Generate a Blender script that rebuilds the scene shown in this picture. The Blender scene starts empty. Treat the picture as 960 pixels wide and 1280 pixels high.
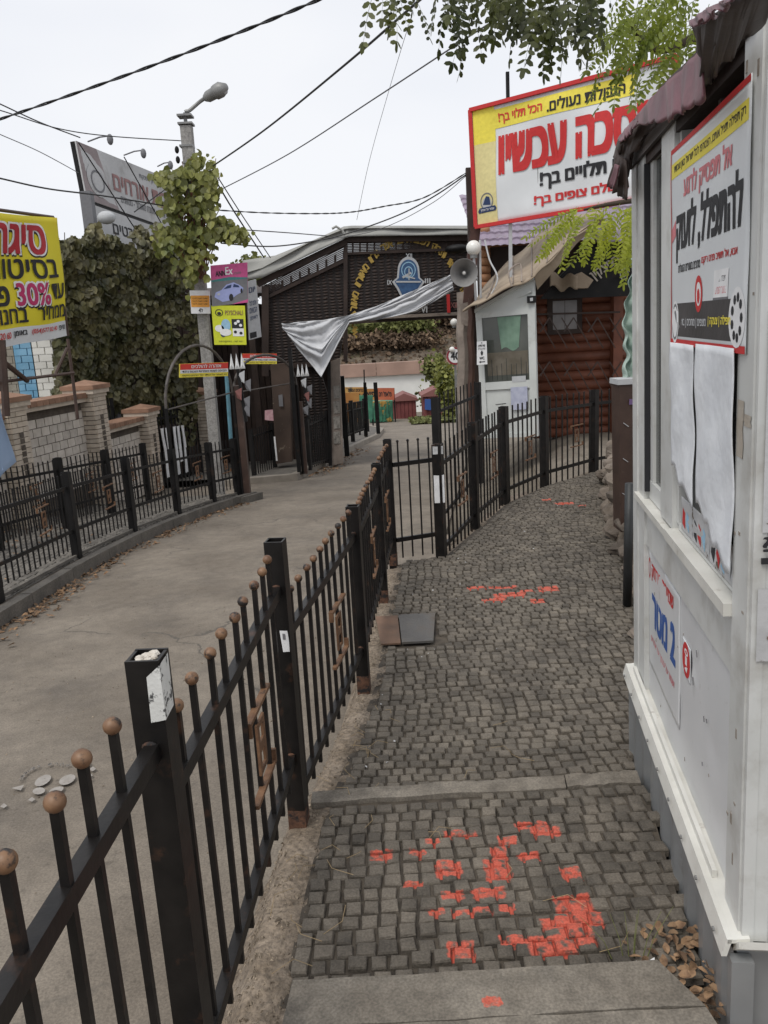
import bpy, math, random
from mathutils import Vector, Matrix, noise
rnd = random.Random(7)
S = bpy.context.scene
C = S.collection
# ------------------------------------------------------------------ camera
CZ = 1.62
DN = Vector((240, 4360, 1000)).normalized()
FW = (Vector((0, 0, 1)) - DN * DN.z).normalized()
RT = DN.cross(FW)
cam = bpy.data.objects.new('camera', bpy.data.cameras.new('camera'))
C.objects.link(cam)
cam.data.sensor_fit = 'HORIZONTAL'; cam.data.sensor_width = 36; cam.data.lens = 37.5
cam.data.clip_start = .05; cam.data.clip_end = 3000
def _w(v): return Vector((v.dot(RT), v.dot(FW), -v.dot(DN)))
cx, cy, cz = _w(Vector((1, 0, 0))), _w(Vector((0, -1, 0))), _w(Vector((0, 0, -1)))
cam.matrix_world = Matrix(((cx.x, cy.x, cz.x, 0), (cx.y, cy.y, cz.y, 0), (cx.z, cy.z, cz.z, CZ), (0, 0, 0, 1)))
S.camera = cam
# ------------------------------------------------------------------ world, sun, exposure
SUN_EL, SUN_AZ = math.radians(58), math.radians(215)
w = bpy.data.worlds.new("World"); S.world = w; w.use_nodes = True
nt = w.node_tree; bg = nt.nodes['Background']
sky = nt.nodes.new('ShaderNodeTexSky'); sky.sky_type = 'NISHITA'; sky.sun_disc = False
sky.sun_elevation = SUN_EL; sky.sun_rotation = SUN_AZ
mx = nt.nodes.new('ShaderNodeMixRGB'); mx.inputs[0].default_value = .93
tc = nt.nodes.new('ShaderNodeTexCoord'); nz = nt.nodes.new('ShaderNodeTexNoise'); nz.inputs['Scale'].default_value = 1.6; nz.inputs['Detail'].default_value = 3
mp = nt.nodes.new('ShaderNodeMapping'); mp.inputs['Scale'].default_value = (1, 1, 3)
cr = nt.nodes.new('ShaderNodeValToRGB'); cr.color_ramp.elements[0].color = (8.0, 8.3, 9.0, 1); cr.color_ramp.elements[1].color = (9.3, 9.4, 9.7, 1)
cr.color_ramp.elements[0].position = .3; cr.color_ramp.elements[1].position = .65
nt.links.new(tc.outputs['Generated'], mp.inputs[0]); nt.links.new(mp.outputs[0], nz.inputs[0]); nt.links.new(nz.outputs[0], cr.inputs[0])
nt.links.new(sky.outputs[0], mx.inputs[1]); nt.links.new(cr.outputs[0], mx.inputs[2]); nt.links.new(mx.outputs[0], bg.inputs[0])
bg.inputs[1].default_value = .091
sl = bpy.data.lights.new('sun', 'SUN'); sl.energy = 1.5; sl.angle = math.radians(22); sl.color = (1, .96, .9)
so = bpy.data.objects.new('sun', sl); C.objects.link(so)
sd = Vector((math.sin(SUN_AZ) * math.cos(SUN_EL), math.cos(SUN_AZ) * math.cos(SUN_EL), math.sin(SUN_EL)))
so.rotation_euler = sd.to_track_quat('Z', 'Y').to_euler()
S.view_settings.view_transform = 'Standard'; S.view_settings.look = 'None'; S.view_settings.exposure = .2; S.view_settings.gamma = 1
# ------------------------------------------------------------------ helpers
def ray(px, py):
    v = Vector((px - 480, py - 640, 1000)); return _w(v)
def A(px, py, Y):                     # the point seen at px,py that stands at depth Y
    r = ray(px, py); r = r * (Y / r.y); r.z += CZ; return r
def G(px, py, a=0., b=0.):            # the point on the plane z = a + b*Y
    r = ray(px, py); t = (a - CZ) / (r.z - b * r.y); r = r * t; r.z += CZ; return r
def zr(Y): return -.21 - .07 * min(Y, 58)
def GR(px, py, d=0.): return G(px, py, -.21 + d, -.07)
INV = {}
def setp(o, label=None, cat=None, group=None, kind=None):
    if label: o['label'] = label
    if cat: o['category'] = cat
    if group: o['group'] = group
    if kind: o['kind'] = kind
    return o
def thing(name, label, cat, loc=(0, 0, 0), group=None, mw=None):
    o = bpy.data.objects.new(name, None); C.objects.link(o); o.empty_display_size = .1
    if mw is not None: o.matrix_world = mw; INV[o.name] = Matrix()
    else: o.location = loc; INV[o.name] = Matrix.Translation(Vector(loc)).inverted()
    return setp(o, label, cat, group)
def link(name, me, parent=None, loc=None, kind=None, mat=None):
    o = bpy.data.objects.new(name, me); C.objects.link(o)
    if parent is not None:
        o.parent = parent
        o.matrix_parent_inverse = INV.get(parent.name, Matrix())
    if loc is not None: o.location = loc
    if kind: o['kind'] = kind
    return o
class B:
    def __init__(s): s.v = []; s.f = []; s.sm = False
    def add(s, vs, fs):
        n = len(s.v); s.v += [tuple(v) for v in vs]; s.f += [tuple(i + n for i in f) for f in fs]; return s
    def box(s, c, d, ax=None):
        c = Vector(c); hx, hy, hz = d[0] / 2, d[1] / 2, d[2] / 2
        X, Y, Z = ax if ax else (Vector((1, 0, 0)), Vector((0, 1, 0)), Vector((0, 0, 1)))
        vs = [c + X * (hx * i) + Y * (hy * j) + Z * (hz * k) for k in (-1, 1) for j in (-1, 1) for i in (-1, 1)]
        return s.add(vs, [(0, 2, 3, 1), (4, 5, 7, 6), (0, 1, 5, 4), (2, 6, 7, 3), (0, 4, 6, 2), (1, 3, 7, 5)])
    def bar(s, p, q, w=.02, h=None, up=(0, 0, 1)):
        p, q = Vector(p), Vector(q); d = (q - p); L = d.length
        if L < 1e-6: return s
        d /= L; up = Vector(up)
        if abs(d.dot(up)) > .98: up = Vector((0, 1, 0))
        X = d.cross(up).normalized(); Z = X.cross(d)
        return s.box((p + q) / 2, (w, L, h or w), (X, d, Z))
    def tube(s, pts, r, n=8, r2=None, cap=True):
        pts = [Vector(p) for p in pts]; m = len(pts); base = len(s.v)
        for i, p in enumerate(pts):
            d = (pts[min(i + 1, m - 1)] - pts[max(i - 1, 0)]).normalized()
            a = Vector((0, 0, 1)) if abs(d.z) < .9 else Vector((1, 0, 0))
            X = d.cross(a).normalized(); Y = X.cross(d)
            rr = r if r2 is None else r + (r2 - r) * i / (m - 1)
            if callable(r): rr = r(i / (m - 1))
            s.v += [tuple(p + (X * math.cos(t) + Y * math.sin(t)) * rr) for t in [2 * math.pi * k / n for k in range(n)]]
        for i in range(m - 1):
            for k in range(n):
                a, b = base + i * n + k, base + i * n + (k + 1) % n
                s.f.append((a, b, b + n, a + n))
        if cap: s.f.append(tuple(base + k for k in range(n))[::-1]); s.f.append(tuple(base + (m - 1) * n + k for k in range(n)))
        return s
    def sph(s, c, r, n=10, m=7, sc=(1, 1, 1)):
        c = Vector(c); base = len(s.v); s.v.append((c.x, c.y, c.z + r * sc[2]))
        for i in range(1, m):
            t = math.pi * i / m
            for k in range(n):
                a = 2 * math.pi * k / n
                s.v.append((c.x + r * sc[0] * math.sin(t) * math.cos(a), c.y + r * sc[1] * math.sin(t) * math.sin(a), c.z + r * sc[2] * math.cos(t)))
        s.v.append((c.x, c.y, c.z - r * sc[2])); e = len(s.v) - 1
        for k in range(n):
            s.f.append((base, base + 1 + k, base + 1 + (k + 1) % n)); l = base + 1 + (m - 2) * n
            s.f.append((e, l + (k + 1) % n, l + k))
        for i in range(m - 2):
            for k in range(n):
                a = base + 1 + i * n + k; b = base + 1 + i * n + (k + 1) % n; s.f.append((a, a + n, b + n, b))
        return s
    def slab(s, pts, t):                # polygon extruded by vector t
        pts = [Vector(p) for p in pts]; t = Vector(t); n = len(pts)
        nn = Vector((0, 0, 0))
        for i in range(n): nn += pts[i].cross(pts[(i + 1) % n])
        if nn.dot(t) > 0: pts = pts[::-1]
        return s.add(pts + [p + t for p in pts], [tuple(range(n)), tuple(range(2 * n - 1, n - 1, -1))] + [(i, i + n, (i + 1) % n + n, (i + 1) % n)for i in range(n)])
    def grid(s, fn, nu, nv, thick=None):
        vs = [fn(i / nu, j / nv) for j in range(nv + 1) for i in range(nu + 1)]
        fs = [(j * (nu + 1) + i, j * (nu + 1) + i + 1, (j + 1) * (nu + 1) + i + 1, (j + 1) * (nu + 1) + i) for j in range(nv) for i in range(nu)]
        s.add(vs, fs)
        if thick is not None:
            t = Vector(thick); s.add([Vector(v) + t for v in vs], [f[::-1] for f in fs])
            W = nu + 1; b = len(vs)
            rim = [i for i in range(W)] + [j * W + nu for j in range(1, nv + 1)] + [nv * W + i for i in range(nu - 1, -1, -1)] + [j * W for j in range(nv - 1, 0, -1)]
            base = len(s.v) - 2 * b
            for k in range(len(rim)):
                a, c = rim[k] + base, rim[(k + 1) % len(rim)] + base; s.f.append((a, a + b, c + b, c))
        return s
    def mesh(s, name, mat, smooth=False):
        me = bpy.data.meshes.new(name); me.from_pydata([tuple(v) for v in s.v], [], s.f)
        if mat: me.materials.append(mat)
        if smooth or s.sm: me.polygons.foreach_set('use_smooth', [True] * len(me.polygons))
        me.update(); return me
    def obj(s, name, mat, parent=None, smooth=False, kind=None):
        return link(name, s.mesh(name, mat, smooth), parent, kind=kind)
def one(b, name, mat, label, cat, group=None, smooth=False, kind=None):
    return setp(b.obj(name, mat, None, smooth), label, cat, group, kind)
def sm(a, b, x):
    t = max(0, min(1, (x - a) / (b - a))); return t * t * (3 - 2 * t)
def lerp(a, b, t): return a + (b - a) * t
def poly(pts, t):                       # piecewise-linear through pts at t in 0..1
    k = t * (len(pts) - 1); i = min(int(k), len(pts) - 2); return pts[i].lerp(pts[i + 1], k - i)
def cat_rom(pts, n=6):
    out = []
    for i in range(len(pts) - 1):
        p0, p1, p2, p3 = pts[max(i - 1, 0)], pts[i], pts[i + 1], pts[min(i + 2, len(pts) - 1)]
        for k in range(n):
            t = k / n
            out.append(.5 * ((2 * p1) + (p2 - p0) * t + (2 * p0 - 5 * p1 + 4 * p2 - p3) * t * t + (3 * p1 - p0 - 3 * p2 + p3) * t ** 3))
    out.append(pts[-1]); return out
# ------------------------------------------------------------------ materials
def mat(name, col, rough=.8, col2=None, scale=6., var=.3, bump=.15, bscale=None, metal=0., isl=0., dirt=None, dirt_s=3., dirt_lo=.5, dirt_hi=.7, trans=0., spec=.5, bdist=.01, objr=0., detail=6.):
    m = bpy.data.materials.new(name); m.use_nodes = True; t = m.node_tree; N = t.nodes; L = t.links
    p = N['Principled BSDF']; p.inputs['Roughness'].default_value = rough; p.inputs['Metallic'].default_value = metal
    p.inputs['Specular IOR Level'].default_value = spec
    geo = N.new('ShaderNodeNewGeometry')
    nz = N.new('ShaderNodeTexNoise'); nz.inputs['Scale'].default_value = scale; nz.inputs['Detail'].default_value = detail
    L.new(geo.outputs['Position'], nz.inputs['Vector'])
    r = N.new('ShaderNodeValToRGB'); r.color_ramp.elements[0].position = .3; r.color_ramp.elements[1].position = .7
    c2 = col2 or tuple(min(1, c * (1 + var)) for c in col); c1 = col if col2 else tuple(c * (1 - var) for c in col)
    r.color_ramp.elements[0].color = (*c1, 1); r.color_ramp.elements[1].color = (*c2, 1)
    L.new(nz.outputs[0], r.inputs[0]); out = r.outputs[0]
    if dirt:
        n2 = N.new('ShaderNodeTexNoise'); n2.inputs['Scale'].default_value = dirt_s; n2.inputs['Detail'].default_value = 8; n2.inputs['Roughness'].default_value = .65
        L.new(geo.outputs['Position'], n2.inputs['Vector'])
        r2 = N.new('ShaderNodeValToRGB'); r2.color_ramp.elements[0].position = dirt_lo; r2.color_ramp.elements[1].position = dirt_hi
        L.new(n2.outputs[0], r2.inputs[0])
        mx = N.new('ShaderNodeMixRGB'); L.new(r2.outputs[0], mx.inputs[0]); L.new(out, mx.inputs[1]); mx.inputs[2].default_value = (*dirt, 1); out = mx.outputs[0]
    if isl or objr:
        mr = N.new('ShaderNodeMapRange'); k = isl or objr; mr.inputs['To Min'].default_value = 1 - k; mr.inputs['To Max'].default_value = 1 + k
        if isl: L.new(geo.outputs['Random Per Island'], mr.inputs['Value'])
        else:
            oi = N.new('ShaderNodeObjectInfo'); L.new(oi.outputs['Random'], mr.inputs['Value'])
        mm = N.new('ShaderNodeMixRGB'); mm.blend_type = 'MULTIPLY'; mm.inputs[0].default_value = 1; L.new(out, mm.inputs[1]); L.new(mr.outputs[0], mm.inputs[2]); out = mm.outputs[0]
    L.new(out, p.inputs['Base Color'])
    if bump:
        nb = N.new('ShaderNodeTexNoise'); nb.inputs['Scale'].default_value = bscale or scale * 6; nb.inputs['Detail'].default_value = 6
        L.new(geo.outputs['Position'], nb.inputs['Vector'])
        bp = N.new('ShaderNodeBump'); bp.inputs['Strength'].default_value = bump; bp.inputs['Distance'].default_value = bdist
        L.new(nb.outputs[0], bp.inputs['Height']); L.new(bp.outputs[0], p.inputs['Normal'])
    if trans:
        tr = N.new('ShaderNodeBsdfTranslucent'); L.new(out, tr.inputs[0]); ms = N.new('ShaderNodeMixShader'); ms.inputs[0].default_value = trans
        L.new(p.outputs[0], ms.inputs[1]); L.new(tr.outputs[0], ms.inputs[2]); L.new(ms.outputs[0], N['Material Output'].inputs[0])
    m['out'] = 0
    return m
def flat(name, col, rough=.7, var=.08): return mat(name, col, rough, var=var, scale=20, bump=0)
M = {}
M['asphalt'] = mat('asphalt', (.122, .102, .080), .92, col2=(.182, .156, .125), scale=1.3, bump=.4, bscale=120, dirt=(.105, .09, .074), dirt_s=1.7, dirt_lo=.5, dirt_hi=.75, bdist=.006)
M['dirt'] = mat('dirt', (.15, .115, .08), .95, col2=(.26, .21, .16), scale=9, bump=.8, bscale=45, bdist=.03)
M['ground'] = mat('ground', (.12, .10, .075), .95, col2=(.2, .17, .13), scale=1.5, bump=.5, bscale=30, bdist=.02)
M['mortar'] = mat('mortar', (.040, .033, .026), .95, col2=(.11, .09, .068), scale=14, bump=.7, bscale=120, bdist=.006)
M['slab'] = mat('slab_concrete', (.145, .125, .10), .9, col2=(.22, .195, .16), scale=7, bump=.4, bscale=150, dirt=(.075, .068, .06), dirt_s=5, dirt_lo=.55, dirt_hi=.8, bdist=.004)
M['kerb'] = mat('kerb_concrete', (.085, .078, .068), .9, col2=(.15, .135, .115), scale=5, bump=.4, bscale=80, bdist=.005)
M['sett_far'] = mat('sett_far', (.10, .092, .08), .88, col2=(.17, .155, .135), scale=8, bump=.4, bscale=90, isl=.3, bdist=.004)
M['black'] = mat('black_paint', (.005, .0045, .0045), .38, spec=.3, col2=(.014, .012, .011), scale=14, bump=.25, bscale=70, dirt=(.06, .03, .018), dirt_s=9, dirt_lo=.58, dirt_hi=.74, bdist=.002)
M['black_far'] = mat('black_paint_dull', (.004, .004, .004), .55, spec=.25, col2=(.014, .013, .013), scale=4, bump=0, dirt=(.06, .035, .02), dirt_s=5, dirt_lo=.6, dirt_hi=.8)
M['rust'] = mat('rusty_ball', (.10, .045, .022), .5, col2=(.24, .135, .07), scale=35, bump=.2, dirt=(.018, .014, .012), dirt_s=26, dirt_lo=.52, dirt_hi=.6, bdist=.002)
M['orn'] = mat('ornament_brown', (.09, .042, .02), .6, col2=(.20, .105, .052), scale=25, bump=.1, dirt=(.03, .02, .015), dirt_s=16, dirt_lo=.6, dirt_hi=.68)
M['pvc'] = mat('kiosk_white', (.53, .535, .515), .42, col2=(.66, .665, .645), scale=2.5, bump=.05, dirt=(.33, .31, .27), dirt_s=6, dirt_lo=.5, dirt_hi=.85, spec=.4)
M['pvc2'] = mat('kiosk_panel', (.56, .57, .575), .32, col2=(.68, .685, .69), scale=1.8, bump=.12, bscale=5, dirt=(.34, .33, .30), dirt_s=14, dirt_lo=.62, dirt_hi=.82, bdist=.02)
M['flash'] = mat('flashing', (.6, .59, .54), .4, col2=(.72, .71, .66), scale=8, bump=.1, dirt=(.25, .2, .15), dirt_s=11, dirt_lo=.6, dirt_hi=.75)
M['skirt'] = mat('skirt_metal', (.25, .26, .265), .4, col2=(.36, .37, .375), scale=3, bump=.1, metal=.4, dirt=(.14, .11, .08), dirt_s=6, dirt_lo=.58, dirt_hi=.8)
M['glass_dark'] = mat('dark_glass', (.03, .032, .033), .22, col2=(.06, .065, .06), scale=2, bump=0, spec=.35)
M['awning'] = mat('awning_red', (.10, .035, .045), .5, col2=(.20, .085, .10), scale=5, bump=.1, dirt=(.06, .03, .03), dirt_s=9, dirt_lo=.5, dirt_hi=.75)
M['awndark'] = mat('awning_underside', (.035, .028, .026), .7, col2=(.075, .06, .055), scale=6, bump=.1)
M['paper'] = mat('paper', (.62, .64, .67), .7, col2=(.76, .78, .80), scale=7, bump=.5, bscale=9, bdist=.02)
M['vinyl'] = mat('vinyl_white', (.58, .60, .61), .5, col2=(.72, .74, .75), scale=1.2, bump=.2, bscale=3, bdist=.02)
M['cloth'] = mat('cloth_white', (.50, .51, .53), .8, col2=(.66, .67, .69), scale=2, bump=.1)
for k, c in dict(red=(.52, .025, .025), red2=(.62, .05, .035), pinkred=(.62, .2, .22), ink=(.015, .015, .018), yellow=(.80, .68, .08), paleyellow=(.68, .60, .28), blue=(.03, .09, .3), navy=(.02, .04, .11), white=(.75, .75, .75), orange=(.72, .32, .05), pink=(.55, .09, .25), lime=(.58, .62, .03), magenta=(.45, .03, .12), grey=(.16, .16, .17), lgrey=(.45, .46, .47), gold=(.42, .28, .06), teal=(.05, .2, .2), sky=(.3, .5, .65), carblue=(.32, .36, .62), brownred=(.22, .09, .08), greenp=(.25, .4, .06)).items():
    M[k] = flat('print_' + k, c)
M['banner_y'] = mat('banner_yellow', (.66, .60, .03), .6, col2=(.74, .60, .02), scale=1.1, bump=.15, bscale=3, bdist=.03, dirt=(.62, .30, .02), dirt_s=1.1, dirt_lo=.56, dirt_hi=.75)
M['log'] = mat('log_red', (.13, .042, .022), .6, col2=(.22, .075, .04), scale=4, bump=.3, bscale=30, objr=.15)
M['logfar'] = mat('log_orange', (.28, .13, .06), .7, col2=(.4, .2, .1), scale=4, bump=.3, objr=.15)
M['tile_p'] = mat('purple_tile', (.22, .175, .235), .55, col2=(.32, .26, .335), scale=2, bump=.1, dirt=(.16, .13, .15), dirt_s=3)
M['tan'] = mat('tan_awning', (.27, .21, .15), .85, col2=(.38, .31, .23), scale=3, bump=.2, bscale=30, dirt=(.15, .11, .08), dirt_s=2.5, dirt_lo=.55, dirt_hi=.8)
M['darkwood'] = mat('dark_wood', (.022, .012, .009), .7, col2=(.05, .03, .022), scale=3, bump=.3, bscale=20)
M['brownpost'] = mat('brown_post', (.04, .022, .016), .55, col2=(.075, .042, .03), scale=5, bump=.15, dirt=(.14, .11, .09), dirt_s=10, dirt_lo=.66, dirt_hi=.72)
M['weather'] = mat('weathered_wood', (.16, .13, .11), .85, col2=(.32, .27, .23), scale=3, bump=.5, bscale=20, bdist=.02)
M['roofsheet'] = mat('plastic_roof', (.27, .27, .25), .6, col2=(.37, .37, .345), scale=1, bump=.1, dirt=(.26, .26, .25), dirt_s=1.5)
M['concrete'] = mat('pole_concrete', (.22, .21, .20), .9, col2=(.33, .32, .30), scale=6, bump=.4, bscale=40, dirt=(.12, .11, .1), dirt_s=6, dirt_lo=.6, dirt_hi=.75)
M['brick'] = mat('pale_brick', (.47, .42, .37), .85, col2=(.60, .55, .49), scale=9, bump=.3, bscale=60, objr=.14)
M['brick_i'] = mat('pale_brick_small', (.42, .35, .28), .85, col2=(.54, .47, .39), scale=9, bump=.3, bscale=60, isl=.16)
M['coping'] = mat('coping_brown', (.20, .11, .07), .8, col2=(.30, .175, .115), scale=5, bump=.3, isl=.12)
M['joint'] = mat('brick_joint', (.07, .055, .045), .95, col2=(.12, .1, .08), scale=10, bump=.3)
M['bluewall'] = mat('blue_wall', (.12, .30, .46), .8, col2=(.22, .42, .58), scale=3, bump=.2, isl=.1)
M['whitewall'] = mat('white_wall', (.62, .61, .56), .8, col2=(.72, .71, .66), scale=3, bump=.2, isl=.07)
M['ivy'] = mat('ivy_leaf', (.045, .050, .018), .45, col2=(.185, .165, .08), scale=2.6, bump=0, isl=.5, trans=.2, detail=2)
M['ivy2'] = mat('vine_leaf', (.09, .11, .022), .5, col2=(.27, .27, .07), scale=3, bump=0, isl=.45, trans=.3, detail=2)
M['litewood'] = mat('red_timber', (.05, .022, .015), .7, col2=(.10, .05, .035), scale=3, bump=.2)
M['gravel'] = mat('gravel', (.16, .125, .09), .95, col2=(.34, .28, .21), scale=40, bump=0, isl=.3)
M['stallred'] = mat('stall_red', (.34, .07, .035), .7, col2=(.5, .15, .07), scale=2, bump=0)
M['oldgrime'] = mat('grime', (.20, .17, .14), .8, col2=(.32, .28, .24), scale=60, bump=0)
M['stem'] = mat('bark', (.05, .035, .025), .9, col2=(.11, .08, .06), scale=8, bump=.6, bscale=30)
M['acacia'] = mat('locust_leaf', (.03, .042, .01), .5, col2=(.095, .105, .02), scale=4, bump=0, isl=.35, trans=.3, detail=2)
M['acacia3'] = mat('locust_leaf_green', (.14, .19, .025), .5, col2=(.30, .35, .05), scale=4, bump=0, isl=.3, trans=.5, detail=2)
M['acacia2'] = mat('locust_leaf_yellow', (.27, .34, .03), .5, col2=(.50, .54, .06), scale=4, bump=0, isl=.25, trans=.5, detail=2)
M['dryleaf'] = mat('dry_leaf', (.10, .055, .03), .8, col2=(.32, .20, .11), scale=30, bump=.2, isl=.5)
M['bushdry'] = mat('dry_bush', (.07, .045, .03), .9, col2=(.17, .115, .07), scale=.6, bump=0, isl=.4)
M['bushgreen'] = mat('green_bush', (.08, .10, .03), .8, col2=(.22, .23, .07), scale=.5, bump=0, isl=.4, trans=.2)
M['hill'] = mat('hill_soil', (.075, .058, .042), .95, col2=(.21, .165, .12), scale=1.1, bump=1, bscale=4.5, bdist=.35, dirt=(.09, .085, .035), dirt_s=.5, dirt_lo=.55, dirt_hi=.65)
M['galv'] = mat('galvanised', (.17, .17, .17), .5, col2=(.27, .27, .26), scale=5, bump=.05, metal=.2)
M['wire'] = flat('cable_black', (.018, .018, .02), .5)
M['wire2'] = flat('cable_grey', (.12, .12, .13), .6)
M['globe'] = mat('globe_white', (.75, .74, .70), .3, var=.05, bump=0)
M['horn'] = mat('horn_grey', (.16, .155, .15), .45, col2=(.26, .255, .25), scale=4, bump=.05)
M['redshed'] = mat('red_shed', (.13, .03, .032), .7, col2=(.21, .06, .055), scale=1.5, bump=.2)
M['stone'] = mat('rubble_stone', (.10, .08, .062), .9, col2=(.23, .19, .155), scale=5, bump=.8, bscale=18, bdist=.02, objr=.2)
M['hatch_rust'] = mat('hatch_rust', (.10, .065, .045), .7, col2=(.19, .11, .07), scale=6, bump=.2)
M['hatch_grey'] = mat('hatch_grey', (.085, .08, .075), .6, col2=(.13, .125, .118), scale=6, bump=.3, bscale=60, dirt=(.1, .08, .06), dirt_s=6)
M['greensheet'] = mat('green_sheet', (.40, .52, .46), .5, col2=(.56, .66, .60), scale=3, bump=.3, bscale=8, bdist=.03, trans=.3)
M['bluecloth'] = mat('blue_cloth', (.27, .38, .56), .8, col2=(.36, .47, .64), scale=2, bump=.1)
M['graf'] = mat('graffiti', (.34, .13, .03), .7, col2=(.52, .31, .09), scale=1.2, bump=0, dirt=(.05, .05, .04), dirt_s=1.6, dirt_lo=.56, dirt_hi=.6)
M['grafgreen'] = mat('graffiti_green', (.02, .09, .06), .7, col2=(.06, .24, .14), scale=3, bump=0, dirt=(.4, .25, .06), dirt_s=1.3, dirt_lo=.6, dirt_hi=.62)
M['grass'] = mat('grass', (.09, .11, .03), .9, col2=(.2, .2, .08), scale=3, bump=.2, isl=.4)
M['sign_grey'] = mat('sign_face', (.42, .42, .42), .6, col2=(.54, .54, .54), scale=1, bump=.05, dirt=(.3, .29, .28), dirt_s=2)
M['pole_black'] = M['black_far']
M['wicker'] = mat('wicker', (.016, .009, .007), .75, col2=(.05, .028, .02), scale=3, bump=0)
def wickerize(m):
    t = m.node_tree; N = t.nodes; L = t.links; p = N['Principled BSDF']; geo = N.new('ShaderNodeNewGeometry')
    wv = N.new('ShaderNodeTexWave'); wv.wave_type = 'BANDS'; wv.bands_direction = 'Z'; wv.inputs['Scale'].default_value = 4.6; wv.inputs['Distortion'].default_value = 3.5; wv.inputs['Detail'].default_value = 2
    wx = N.new('ShaderNodeTexWave'); wx.wave_type = 'BANDS'; wx.bands_direction = 'X'; wx.inputs['Scale'].default_value = 1.9; wx.inputs['Distortion'].default_value = 2.5
    mu = N.new('ShaderNodeMath'); mu.operation = 'MULTIPLY'
    for q in (wv, wx): L.new(geo.outputs['Position'], q.inputs['Vector'])
    L.new(wv.outputs['Fac'], mu.inputs[0]); L.new(wx.outputs['Fac'], mu.inputs[1])
    r = N.new('ShaderNodeValToRGB'); r.color_ramp.elements[0].color = (.010, .006, .005, 1); r.color_ramp.elements[1].color = (.048, .028, .021, 1)
    L.new(mu.outputs[0], r.inputs[0]); L.new(r.outputs[0], p.inputs['Base Color'])
    b = N.new('ShaderNodeBump'); b.inputs['Distance'].default_value = .02; L.new(mu.outputs[0], b.inputs['Height']); L.new(b.outputs[0], p.inputs['Normal'])
wickerize(M['wicker'])
# granite setts with the red stencil paint sprayed on them (blobs given in world metres)
M['sett'] = mat('sett_granite', (.076, .065, .052), .85, col2=(.148, .127, .101), scale=9, bump=.7, bscale=80, isl=.24, dirt=(.19, .165, .13), dirt_s=3.2, dirt_lo=.48, dirt_hi=.85, bdist=.006)
M['sett1'] = mat('sett_granite_single', (.076, .065, .052), .85, col2=(.148, .127, .101), scale=9, bump=.7, bscale=80, objr=.26, dirt=(.17, .145, .115), dirt_s=3.2, dirt_lo=.48, dirt_hi=.85, bdist=.006)
BLOBS = [(-.072, 2.335, .03, .02), (.049, 2.335, .022, .018), (.101, 2.385, .02, .012), (.2, 2.426, .045, .012), (.45, 2.45, .05, .014), (.49, 2.41, .04, .02), (.355, 2.375, .026, .016), (.145, 2.25, .036, .03),
 (.30, 2.235, .034, .04), (.146, 2.127, .03, .018), (.258, 2.13, .042, .022), (.09, 2.06, .02, .014), (.196, 2.05, .05, .010), (.315, 2.32, .022, .03), (.409, 2.29, .03, .014), (.527, 2.2, .026, .026), (.50, 2.06, .045, .03),
 (.52, 2.0, .04, .03), (.45, 1.985, .05, .022), (.30, 1.925, .035, .016), (.40, 1.90, .055, .03), (.48, 1.93, .04, .03), (.147, 1.90, .03, .026), (.026, 2.19, .026, .01), (.30, 2.06, .02, .014),
 (.62, 5.36, .07, .035), (.80, 5.33, .10, .03), (.82, 5.16, .11, .05), (.70, 5.08, .08, .04), (1.10, 5.24, .07, .06), (.98, 5.0, .05, .04), (.95, 5.22, .05, .03), (1.84, 7.95, .10, .05), (1.70, 8.15, .05, .04), (1.98, 7.8, .04, .03), (.2, 1.64, .02, .012)]
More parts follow.
